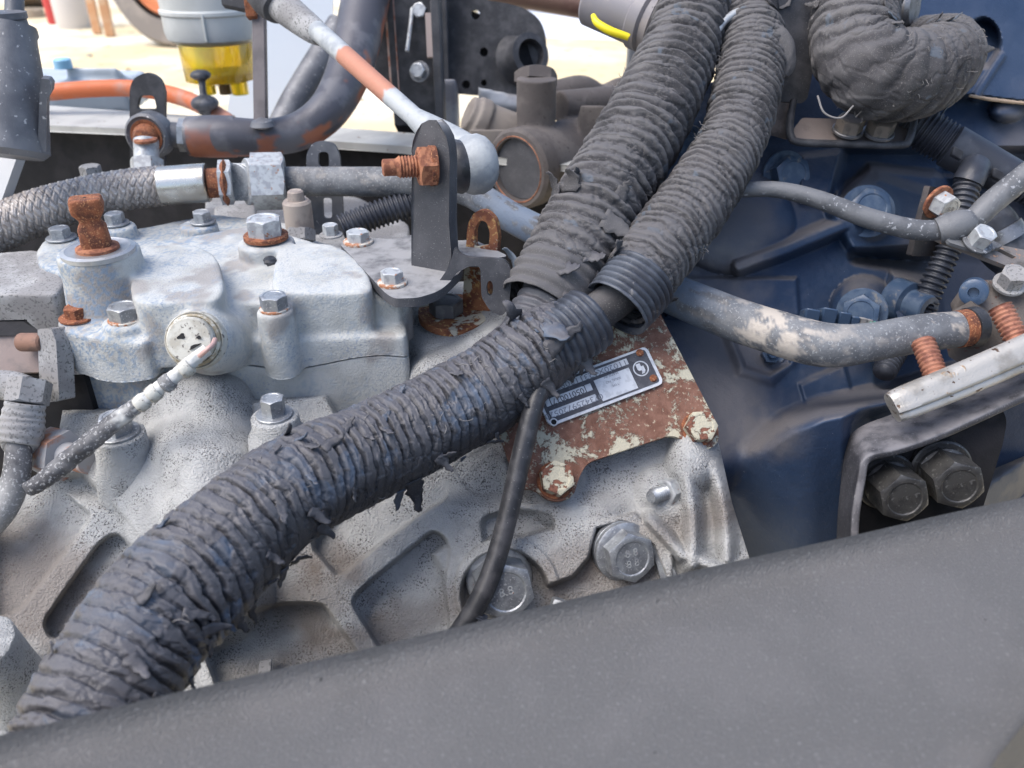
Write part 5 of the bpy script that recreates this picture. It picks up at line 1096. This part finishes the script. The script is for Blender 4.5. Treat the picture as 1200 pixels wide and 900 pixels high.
obj('banjo_cap', lathe(pb + ab_ * .006, ab_, [(R(20, 73), 0), (R(19, 73), .003), (R(15, 73), .002), (R(14, 73), .006), (R(9, 73), .010), (R(2, 73), .011)], 36), M_RUST, bj)
obj('lug', plate(rpoly([(152, 215), (152, 105), (156, 92), (172, 84), (188, 92), (193, 108), (192, 215)], [0, 4, 8, 12, 8, 4, 0], 5), P(172, 120, 74), norm((.05, -1, .1)), .006, [rpoly([(164, 112), (180, 112), (184, 128), (160, 128)], 4, 3)]), M_BLACK, bj, bevel=.001)
obj('lug_bolt', join(cyl(P(172, 190, 70), P(171, 163, 70), R(14, 70), None, 24, .001), prism(P(173, 204, 70), P(172, 186, 70), R(19, 70))), M_ZINCW, bj, ang=30)
obj('lug_cap', lathe(P(171, 166, 69.5), UP, [(R(13, 70), 0), (R(13, 70), .002), (R(9, 70), .003)], 24), M_RUSTORANGE, bj)
fbar = thing('flat_bar', 'upright dark flat bar with a small rusty clip welded to the elbow pipe', 'bar', P(306, 150, 72))
obj('bar', boxp((P(303, -40, 72) + P(306, 148, 73)) / 2, Rw, Fw, norm(P(303, -40, 72) - P(306, 148, 73)), R(7.5, 72), .004, np.linalg.norm(P(303, -40, 72) - P(306, 148, 73)) / 2), mat('grey_brown_bar', (.13, .115, .12), (.09, .08, .085), s2=40, rough=.5, bump=.3), fbar, bevel=.0008)
obj('clip', boxp(P(294, 10, 71.5), Rw, Fw, UP, R(6, 72), .004, R(11, 72)), M_RUST, fbar, bevel=.001)
obj('arm', boxp(P(278, 5, 72), norm(P(296, 8, 72) - P(262, 1, 72)), Fw, UP, R(18, 72), .004, R(6, 72)), M_BLACKD, fbar, bevel=.001)
obj('weld', lathe(P(307, 143, 72.5), UP, [(.001, .004), (.009, .001), (.011, -.003), (.004, -.006)], 16), M_DAMP, fbar)
dh = thing('dark_strut_hose', 'dark rubber hose slanting behind the elbow pipe', 'hose', P(350, 110, 100)); obj('hose', tube([(330, 150, 100, 17), (350, 112, 101, 17), (378, 66, 102, 17), (400, 30, 103, 17)], None, 30, 24), M_DAMP, dh)
kb = thing('black_wing_knob', 'black wing knob on a stem in front of the yellow bowl', 'knob', P(240, 130, 92))
obj('knob', baked([ell(*P(240, 121, 92), R(16, 92), R(8, 92), R(9, 92)), cyl(P(240, 132, 92), P(236, 88, 92), R(4, 92)), ell(*P(235, 88, 92), R(12, 92), R(7, 92), R(6, 92)), cyl(P(240, 118, 92), P(240, 134, 92), R(7, 92))], .0012, 3), M_PLASTIC, kb, ang=180)

# ------------------------------------------------------------------ fuel filter
ff = thing('fuel_filter', 'pale grey fuel filter head with translucent yellow bowl', 'filter', P(258, 110, 108))
M_GREYW = mat('pale_green_grey_paint', (.46, .48, .47), (.52, .54, .53), s2=20, rough=.45, bump=.1)
c = P(252, 47, 108); k = 108 / 100 / FPX
obj('head', lathe(c, UP, [(44 * k, -.002), (52 * k, .004), (54 * k, .012), (54 * k, .032), (56 * k, .034), (56 * k, .038), (54 * k, .040), (56 * k, .075), (56 * k, .14)], 56), M_GREYW, ff)
obj('cast_rib', boxp(c + np.array([.010, -54 * k, .02]), Rw, Fw, UP, .0015, .003, .016), M_GREYW, ff, bevel=.001)
M_BOWL = mat('yellow_fuel_bowl', (.95, .72, .03), (.80, .52, .03), s2=22, t2=(.42, .6), rough=.12, bump=0, trans=.65, coat=.5)
obj('bowl', lathe(c - UP * .052, UP, [(30 * k, 0), (41 * k, .004), (43 * k, .05), (42 * k, .052)], 48), M_BOWL, ff)
obj('sediment', lathe(c - UP * .05, UP, [(.001, 0), (38 * k, .001), (38 * k, .012), (.001, .014)], 40), mat('amber_fuel', (.55, .33, .03), rough=.3, bump=0), ff)
for i, (dx, w_) in enumerate(((-18, 9), (2, 7), (20, 10))): obj('drain', lathe(c + Rw * dx * k - UP * .068, UP, [(w_ * k, 0), (w_ * k, .018)], 24), M_BOWL if i != 1 else mat('brown_drain', (.30, .2, .1), rough=.4, bump=0), ff)
wpn = thing('white_cab_panel', 'pale bluish white body panel standing behind the flat bar', 'panel', P(350, 100, 140)); obj('panel', plate(rpoly([(262, 162), (270, 104), (300, 20), (306, -60), (392, -60), (388, 60), (350, 120), (330, 175)], 6, 3), P(340, 60, 150), norm((.1, -1, .2)), .02), mat('white_panel', (.66, .70, .75), rough=.35, bump=.05), wpn, bevel=.004)

# ------------------------------------------------------------------ chassis rail and dark bay behind the gearbox
cr = thing('chassis_rail', 'far chassis rail with a pale top flange and a black side', 'rail', P(250, 200, 90))
zr = -21.0
T_ = [on_z(x, y, zr) for x, y in ((-60, 116), (60, 124), (200, 134), (470, 156), (720, 176), (720, 200), (470, 172), (200, 154), (60, 148), (-60, 142))]
obj('top_flange', slab([T_], np.array([0, 0, -.006])), mat('pale_rail_paint', (.42, .42, .40), (.33, .33, .32), (.16, .12, .09), s2=20, s3=120, t3=(.68, .72), rough=.5, bump=.15), cr, bevel=.001)
A_, B_ = on_z(-200, 134, zr - .7), on_z(900, 197, zr - .7); 
def quadslab(a, b, drop, th):
    n = norm(np.cross(b - a, UP)); q = [a, b, b - UP * drop, a - UP * drop]; return slab([q], n * th * (1 if np.dot(n, Fw) > 0 else -1))
obj('web', quadslab(A_ + Fw * .0, B_, .30, .008), M_DARK, cr)
fl = thing('bay_shade_sheets', 'near-black sheets added to darken the engine bay behind the gearbox', 'panel', P(500, 300, 80))  # sheets added so the gaps behind the gearbox look shaded
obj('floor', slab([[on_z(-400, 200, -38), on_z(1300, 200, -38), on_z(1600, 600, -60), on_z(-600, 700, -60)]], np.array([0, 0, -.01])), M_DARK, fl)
obj('shade_sheet', slab([[P(-300, 420, 75), P(560, 420, 75), P(560, 860, 60), P(-300, 900, 60)]], Fw * .01), M_DARK, fl)
oh = thing('orange_hose', 'faded orange hose looping behind the black lug', 'hose', P(150, 115, 96))
obj('hose', tube([(20, 112, 96, 9.5), (60, 108, 96, 9.5), (110, 104, 96, 9.5), (160, 104, 96, 9.5), (205, 112, 95, 9.5), (240, 126, 94, 9.5), (270, 144, 93, 9.5)], None, 80, 24), mat('faded_orange_rubber', (.52, .13, .045), (.42, .20, .14), s2=25, rough=.6, bump=.1), oh)
tk = thing('far_tank', 'pale blue grey tank top with a light blue cap beyond the rail', 'tank', P(90, 100, 125))
obj('tank', baked([boxp(P(85, 105, 130), norm((1, .12, -.05)), UP, norm((-.12, 1, 0)), .10, .022, .06), boxp(P(120, 95, 128), Rw, UP, Fw, .04, .01, .03)], .004, 5), mat('pale_blue_grey_paint', (.42, .47, .52), (.30, .34, .38), s2=12, rough=.5, bump=.1), tk, ang=180)
obj('cap', lathe(P(75, 80, 124), UP, [(R(10, 124), 0), (R(10, 124), .012), (R(8, 124), .014)], 24), mat('light_blue_cap', (.25, .48, .66), rough=.4, bump=0), tk)

# slotted grey strap, valve, corrugated hose between cover and bracket
sg = thing('slotted_hanger', 'grey slotted hanger strap standing behind the union nut', 'bracket', P(378, 250, 68))
obj('strap', plate(rpoly([(358, 275), (359, 180), (366, 167), (378, 165), (392, 168), (398, 182), (404, 275)], [0, 6, 8, 8, 8, 6, 0], 4), P(380, 220, 68), norm((0, -.97, .15)), .004, [rpoly([(373, 196), (373, 178), (385, 178), (386, 196)], 5, 4), rpoly([(378, 232), (389, 232), (389, 256), (379, 256)], 4, 4)]), M_DAMP, sg, bevel=.0008)
vl = thing('small_valve', 'tan capped breather valve behind the raised cover block', 'valve', P(352, 275, 60))
obj('valve_body', lathe(P(352, 270, 60.5), UP, [(R(15, 60), 0), (R(16.5, 60), .001), (R(16.5, 60), .021), (R(14, 60), .023), (R(10, 60), .023), (R(9, 60), .029), (R(7, 60), .030)], 32), mat('tan_dusty_brass', (.34, .29, .25), (.25, .21, .19), s2=80, rough=.7, bump=.4), vl)
obj('nut', prism(P(352, 282, 60.3), P(352, 268, 60.3), R(18, 60)), M_DUSTGREY, vl, ang=30)
ch_ = thing('corrugated_hose', 'black corrugated hose running behind the bracket upright', 'conduit', P(440, 255, 63))
obj('conduit', tube([(400, 268, 63, 15), (440, 252, 63.5, 15), (490, 236, 64, 15)], None, 300, 36, corr(.38, .0010)), M_CONDUIT, ch_, ang=180)
rb_ = thing('rear_casting', 'dusty grey rear casting of the gearbox behind the cover', 'casting', P(330, 260, 66))
obj('casting', baked([colz([(240, 262), (240, 225), (300, 222), (420, 230), (480, 262), (480, 300), (380, 292)], -25.5, -34, 6), colz([(250, 240), (300, 236), (300, 262), (250, 262)], -22.6, -30, 6)], .0022, 6), M_DUSTGREY, rb_, ang=180)
bolt(rb_, P(108, 207, 66), UP, R(12, 66), .008, M_DUSTGREY, (R(14, 66), .001, M_DUSTGREY))

# ------------------------------------------------------------------ black upright group
ug = thing('black_upright', 'black upright profile with bolts and a rusty angle strip', 'post', P(490, 130, 88))
obj('profile', join(boxp((P(488, -40, 88) + P(488, 135, 88)) / 2, Rw, Fw, UP, R(30, 88), .02, .095)), M_BLACK, ug, bevel=.001)
obj('web_edge', boxp((P(512, -40, 86) + P(512, 135, 86)) / 2, Rw, Fw, UP, R(5, 86), .012, .095), M_BLACKD, ug, bevel=.001)
obj('rusty_strip', boxp((P(458, -40, 86) + P(458, 92, 86)) / 2, norm((1, -.5, 0)), Fw, UP, R(7, 86), .004, .072), mat('grey_rust_strip', (.30, .22, .20), (.26, .10, .06), s2=60, rough=.7, bump=.3), ug, bevel=.0008)
obj('dark_strip', boxp((P(444, -40, 87) + P(444, 92, 87)) / 2, Rw, Fw, UP, R(9, 87), .004, .066), M_BLACK, ug)
obj('pale_rod', tube([(486, -30, 85, 2.6), (482, 20, 85, 2.6), (477, 60, 85, 2.6)], None, 12, 10), M_ZINCW, ug)
for q in ((494, 14), (492, 84)): bolt(ug, P(q[0], q[1], 85.6), norm((-.2, -.9, .3)), R(9, 86), .008, M_ZINC, (R(12, 86), .002, M_STEEL))
obj('pale_tab', boxp(P(504, 42, 85), Rw, Fw, UP, R(4.5, 85), .002, R(24, 85)), mat('peach_metal', (.50, .40, .36), rough=.5, bump=.2), ug)
bh_ = thing('black_bracket_plate', 'black plate with small round holes and a welded tube socket', 'bracket', P(580, 100, 96))
hol = [circ(557, 17, 5.5, 6, 14), circ(567, 61, 5, 5.5, 14), circ(546, 99, 5, 5, 14), circ(567, 97, 3.5, 4, 12), circ(573, 109, 3.5, 3.5, 12)]
pn_ = norm((-.12, -.98, .15)); pp_ = P(575, 60, 96)
obj('plate', plate(rpoly([(515, -40), (515, 108), (560, 112), (638, 117), (640, 60), (639, 40), (632, 22), (616, 10), (596, 4), (570, 0), (570, -40)], [0, 3, 0, 4, 0, 8, 8, 8, 8, 0, 0], 3), pp_, pn_, .008, hol), M_BLACK, bh_, bevel=.001)
obj('backing', plate([(530, 5), (630, 40), (630, 112), (530, 106)], pp_ - pn_ * .02, pn_, .003), M_DARK, bh_)
obj('fold', boxp((P(520, -40, 95) + P(520, 108, 95)) / 2, Rw, Fw, UP, R(5, 95), .012, .085), M_BLACKD, bh_, bevel=.001)
ps = P(612, 68, 95.5); pax = norm((.45, -.75, .30)); ro, ri = R(24, 95), R(17, 95)
obj('tube_socket', lathe(ps - pax * .01, pax, [(ro * 1.25, 0), (ro, .01), (ro, .030), (ri, .031), (ri, .004)], 36, True, True), M_BLACK, bh_)
obj('socket_dark', lathe(ps, pax, [(ri * .98, 0), (ri * .98, .003)], 30), M_DARK, bh_)

# ------------------------------------------------------------------ dusty servo valve
sv = thing('air_servo', 'dust covered air servo valve body with round end cap and stub', 'valve', P(640, 220, 80))
M_SERVO = mat('brown_dust_casting', (.085, .075, .073), (.12, .107, .102), (.06, .053, .05), s2=28, s3=300, t3=(.6, .7), rough=.85, bump=.4)
M_SERVOL = mat('pale_dust_casting', (.22, .195, .175), (.17, .15, .138), s2=28, rough=.85, bump=.35)
sa = norm(P(600, 198, 79) - P(680, 176, 86)); s0_ = P(612, 197, 79.5)
obj('body', baked([lathe(s0_ - sa * .095, sa, [(R(40, 84), 0), (R(42, 82), .04), (R(44, 80), .095)], 36), lathe(P(628, 150, 80.5), UP, [(R(20, 80), -.02), (R(23, 80), .004), (R(23, 80), .044), (R(24, 80), .046)], 32), cyl(P(655, 125, 84), P(720, 118, 88), R(18, 84)), boxp(P(692, 150, 82), Rw, UP, Fw, .012, .016, .02)], .0017, 5), M_SERVO, sv, ang=180)
obj('hex_cap', prism(P(628, 98, 80.5), P(628, 84, 80.5), R(26, 80), phase=.2), M_SERVO, sv, ang=30)
obj('rim', lathe(s0_ + sa * .0, sa, [(R(47, 79), -.01), (R(47, 79), .006), (R(43, 79), .009), (R(36, 79), .009), (R(36, 79), .002)], 48), M_SERVO, sv)
obj('end_cap', lathe(s0_ + sa * .001, sa, [(R(36, 79), 0), (R(35, 79), .003)], 40), M_BLACKD, sv)
obj('rust_edge', lathe(s0_ + sa * .0085, sa, [(R(36.5, 79), 0), (R(38, 79), .0012), (R(39, 79), 0)], 48, False, False), M_RUSTORANGE, sv)
obj('stub', baked([cyl(P(548, 132, 82), P(600, 158, 84), R(20, 82), R(26, 82)), lathe(P(556, 136, 82.2), P(600, 158, 84) - P(548, 132, 82), [(R(24, 82), 0), (R(25, 82), .012)], 30), boxp(P(575, 175, 82), Rw, UP, Fw, .02, .015, .015)], .0017, 4), M_SERVOL, sv, ang=180)
obj('orange_screw', lathe(P(563, 170, 80), norm((-.4, -.9, .2)), [(R(6, 80), 0), (R(5, 80), .004)], 16), M_RUSTORANGE, sv)
rk = thing('rear_disc', 'dark round disc flange with a zinc bolt behind the servo', 'disc', P(700, 160, 88)); obj('disc', lathe(P(700, 160, 90), norm((-.1, -.8, .5)), [(R(42, 90), 0), (R(42, 90), .008), (R(38, 90), .012), (R(20, 90), .012)], 40), M_BROWNM, rk); bolt(rk, P(711, 119, 87), norm((.1, -.9, .3)), R(10, 87), .008, M_ZINC, (R(12, 87), .002, M_ZINC))
sm = thing('silver_fragments', 'bright silver casting between the black plate and the servo stub', 'casting', P(530, 125, 92)); obj('casting', baked([boxp(P(524, 130, 98), Rw, UP, Fw, .014, .03, .02), boxp(P(600, 124, 98), norm((1, 0, -.2)), UP, Fw, .04, .008, .02), cyl(P(640, 126, 97), P(575, 120, 97), .012)], .003, 4), mat('bright_cast', (.42, .43, .45), (.25, .25, .27), s2=20, rough=.5, metallic=.3, bump=.2), sm, ang=180)
ah = thing('black_air_hose', 'black moulded air hose arching behind the servo cap', 'hose', P(700, 105, 95)); obj('hose', tube([(645, 112, 94, 15), (680, 104, 95, 15), (705, 110, 96, 11), (725, 104, 96, 12), (745, 102, 97, 14)], None, 40, 24), M_SERVO, ah)
pp2 = thing('grey_post', 'plain grey post behind the left harness arm', 'post', P(742, 120, 100)); obj('post', boxp((P(742, 30, 100) + P(742, 170, 100)) / 2, Rw, Fw, UP, R(9, 100), .01, .08), mat('plain_grey_paint', (.14, .145, .155), rough=.5, bump=.1), pp2, bevel=.002)
br2 = thing('brown_pipe', 'brown painted pipe crossing the top behind the grey connector', 'pipe', P(650, 5, 130)); obj('pipe', tube([(560, -16, 130, 16), (620, -6, 130, 16), (690, 6, 130, 16), (740, 16, 130, 16)], None, 30, 24), mat('brown_paint', (.17, .10, .075), (.12, .06, .05), s2=15, rough=.5, bump=.1), br2)
gy = thing('grey_plug', 'round grey plug housing with yellow locking slide beside the left harness arm', 'connector', P(730, 30, 62))
M_GPL = mat('grey_brown_plastic', (.21, .20, .215), (.29, .26, .25), s2=25, rough=.45, bump=.1)
a, b = P(692, -4, 63), P(772, 28, 61.5); obj('housing', cyl(a, b, R(32, 62), R(34, 62), 40, .002), M_GPL, gy)
obj('collar', cyl(P(748, 18, 62), P(764, 25, 61.6), R(37, 62), None, 40, .002), M_GPL, gy)
v, f = text_mesh('OEM', R(15, 62)); tn = norm(b - a); tu = norm(np.cross(np.cross(tn, -Fw), tn)); nn_ = -norm(np.cross(tn, np.cross(tn, Fw))); nn_ = nn_ if np.dot(nn_, Fw) < 0 else -nn_; uu_ = norm(np.cross(nn_, tn)); uu_ = uu_ if uu_[2] > 0 else -uu_
obj('moulded_text', (a * .65 + b * .35 + nn_ * (R(32.8, 62)) + tn * v[:, :1] + uu_ * v[:, 1:2] + nn_ * v[:, 2:3], f), M_INK, gy, smooth=False)
M_YEL = mat('yellow_plastic', (.80, .66, .02), rough=.35, bump=0)
obj('locking_slide', tube([(695, 18, 60.5, 3), (700, 27, 60.2, 4.5), (715, 36, 60.0, 4.8), (735, 43, 60, 4.2), (737, 44, 60, 4)], None, 20, 12), M_YEL, gy)

# ------------------------------------------------------------------ yard beyond
gr = [( -60, -3, 0), (60, -3, 0), (60, 140, 0), (-60, 140, 0)]
M_SAND = mat('pale_sand', (.66, .54, .33), (.76, .70, .56), (.42, .34, .22), s2=.6, t2=(.42, .58), s3=6, t3=(.58, .68), rough=.95, bump=.3, bs=20, bd=.02)
o = obj('ground', (np.array(gr, float), [(0, 1, 2, 3)]), M_SAND, smooth=False, kind='structure')
def ground(px, py, z=0.0):
    r = ray(px, py); return CAM + r * ((z - CAMZ) / r[2])
pv = [(560, 42), (700, 46), (900, 52), (900, -40), (560, -40)]
obj('concrete_apron', slab([[ground(x, y, .006) for x, y in pv]], np.array([0, 0, -.004])), mat('pale_blue_concrete', (.60, .64, .72), (.66, .68, .74), s2=.6, rough=.6, bump=.1, bs=20), None, smooth=False, kind='structure')
ty = thing('spare_tyre', 'big dusty pale tyre with orange rim far off across the sand', 'tyre', ground(212, 54))
g0 = ground(212, 54); rt = 80 / FPX * np.dot(g0 - CAM, Fw); cT = g0 + UP * rt; at_ = norm((-.35, -1, 0))
obj('tread', lathe(cT - at_ * .16, at_, [(rt * .60, 0), (rt * .93, .0), (rt, .06), (rt, .26), (rt * .93, .32), (rt * .62, .32)], 72, False, False), mat('dusty_tyre', (.23, .21, .20), (.30, .27, .25), s2=3, rough=.9, bump=.1, bs=30, bd=.01), ty)
obj('rim', lathe(cT - at_ * .1, at_, [(rt * .6, .2), (rt * .55, .24), (rt * .5, .12), (rt * .2, .12), (rt * .18, .22), (.01, .22)], 48), mat('orange_white_rim', (.60, .22, .10), (.7, .62, .5), s2=3, t2=(.45, .5), rough=.6, bump=0), ty)
dr = thing('white_drum', 'white plastic drum standing on the far sand', 'drum', ground(88, 32)); g0 = ground(88, 32); q_ = np.dot(g0 - CAM, Fw) / FPX
obj('drum', lathe(g0, UP, [(18 * q_, 0), (19 * q_, .03), (19 * q_, .9), (16 * q_, .95)], 32), mat('white_plastic', (.62, .58, .55), rough=.5, bump=0), dr)
rd = thing('red_can', 'red can beside the white drum', 'can', ground(64, 28)); g0 = ground(64, 28); obj('can', lathe(g0, UP, [(6 * q_, 0), (7 * q_, .02), (7 * q_, .7), (4 * q_, .75)], 24), mat('red_paint', (.55, .06, .06), rough=.4, bump=0), rd)
dk = thing('dark_crate', 'dark wooden crate at the far left of the yard', 'crate', ground(40, 8)); g0 = ground(40, 8); q2 = np.dot(g0 - CAM, Fw) / FPX; obj('crate', boxp(g0 + UP * .35, Rw, Fw, UP, 15 * q2, .3, .35), mat('dark_wood', (.12, .09, .07), rough=.7, bump=.1), dk, bevel=.02)
for i, (x, y) in enumerate(((115, 40), (130, 43))):
    g0 = ground(x, y); s_ = tag(obj('stake', boxp(g0 + UP * .4, norm((1, .2 * i, 0)), Fw, UP, 4.5 * q_, .03, .4), mat('orange_wood', (.55, .30, .16), (.65, .5, .35), s2=5, rough=.7, bump=.1), bevel=.005), 'pale orange wooden stake ' + ('nearest the tyre' if i else 'between the drum and the other stake'), 'stake', 'orange stakes by the tyre')
cl = thing('far_wall', 'long pale rendered wall closing the far side of the yard', 'wall', (0, 60, 0)); obj('wall', boxp((0, 60, 1.2), Rw, UP, Fw, 50, 1.2, .15), mat('pale_render', (.55, .52, .48), (.48, .45, .42), s2=.3, rough=.8, bump=.1, bs=5), cl)
# ---------- names of long labels
for o_ in bpy.data.objects:
    if o_.name == 'taped_harness': o_['label'] = 'fat black cable harness in torn wrinkled tape running from lower left to the plate'
    if o_.name == 'right_harness_arm': o_['label'] = 'right upper arm of the harness in dusty corrugated cloth tape'

# ------------------------------------------------------------------ small things between the main ones
sc1 = thing('brown_tape_scrap', 'frayed brown strip of cloth lying between the two upper harness arms', 'cloth strip', P(770, 240, 54))
g = tube([(728, 285, 52.5, 7), (748, 262, 53, 10), (770, 238, 53.5, 11), (796, 206, 54, 6)], None, 80, 24, lambda s, t: .0016 * (fbm(np.cos(t) * 2, np.sin(t) * 2, s * 140, 4, 61) - .5))
obj('strip', g, mat('brown_cloth', (.16, .13, .105), (.22, .18, .15), s2=80, rough=.95, bump=.8, bs=1200), sc1, ang=180)
gh = thing('black_elbow_hose', 'dark rubber hose bend in the shadow behind the pipe clamp at right', 'hose', P(1170, 280, 58))
obj('hose', tube([(1104, 262, 60, 20), (1130, 250, 59, 24), (1160, 262, 58.5, 27), (1176, 290, 58.5, 27), (1215, 318, 58.5, 27)], None, 80, 36), M_PLASTIC, gh)
obj('hose_clamp', tube([(1166, 270, 58.4, 29), (1174, 284, 58.4, 29)], None, 8, 40), M_STEEL, gh)
gk = thing('grey_side_bracket', 'dusty grey bracket arm glimpsed between the upper harness arms', 'bracket', P(800, 190, 62))
obj('arm', baked([boxp(P(790, 210, 63), norm(P(850, 120, 64) - P(760, 260, 62)), norm((-.5, 0, .6)), Fw, .075, .018, .006), cyl(P(806, 168, 62), P(804, 170, 60), R(22, 62))], .0018, 4), mat('shadow_grey_paint', (.085, .085, .095), (.13, .125, .125), s2=30, rough=.6, bump=.4), gk, ang=180)
bolt(gk, P(806, 168, 59.6), norm((-.3, -.9, .2)), R(16, 60), .008, M_BLUEB, (R(20, 60), .002, M_BLUEB))
# yard clutter, far off
rng = random.Random(77)
for i, (x, y, s_, cat_, lab, c_) in enumerate(((40, 20, .16, 'stone', 'low tan stone on the far sand near the dark crate', (.30, .24, .17)), (424, 118, .02, 'stone', 'small pale stone on the sand seen past the elbow pipe', (.45, .38, .26)), (105, 66, .03, 'stone', 'small grey stone on the sand above the light blue cap', (.35, .32, .27)), (150, 82, .02, 'stone', 'tiny brown stone on the sand left of the black lug', (.30, .22, .14)))):
    g0 = ground(x, y); v, f = lathe(g0 - UP * s_ * .2, UP, [(s_ * .6, 0), (s_, s_ * .3), (s_ * .8, s_ * .8), (s_ * .2, s_)], 12)
    v = v + (fbm(v[:, 0] / s_ * 1.5, v[:, 1] / s_ * 1.5, v[:, 2] / s_ * 1.5, 3, i)[:, None] - .5) * s_ * .6
    tag(obj('stone', (v, f), mat('stone_%s' % 'abcd'[i], c_, rough=.9, bump=0)), lab, cat_, 'stones scattered on the yard sand')
tl_ = thing('parked_trailer', 'pale blue and white trailer body far behind the grey connector', 'trailer', ground(660, -2))
g0 = ground(650, 8); obj('body', boxp(g0 + UP * 1.1, Rw, Fw, UP, 2.6, .8, .75), mat('trailer_blue_white', (.58, .66, .78), (.70, .72, .76), s2=.8, rough=.4, bump=0), tl_, bevel=.05)
for dx in (-1.6, 1.6): obj('wheel', lathe(g0 + Rw * dx - Fw * .8 + UP * .4, Fw, [(.15, -.05), (.38, 0), (.40, .05), (.40, .2), (.3, .25)], 28), M_RUBBER, tl_)
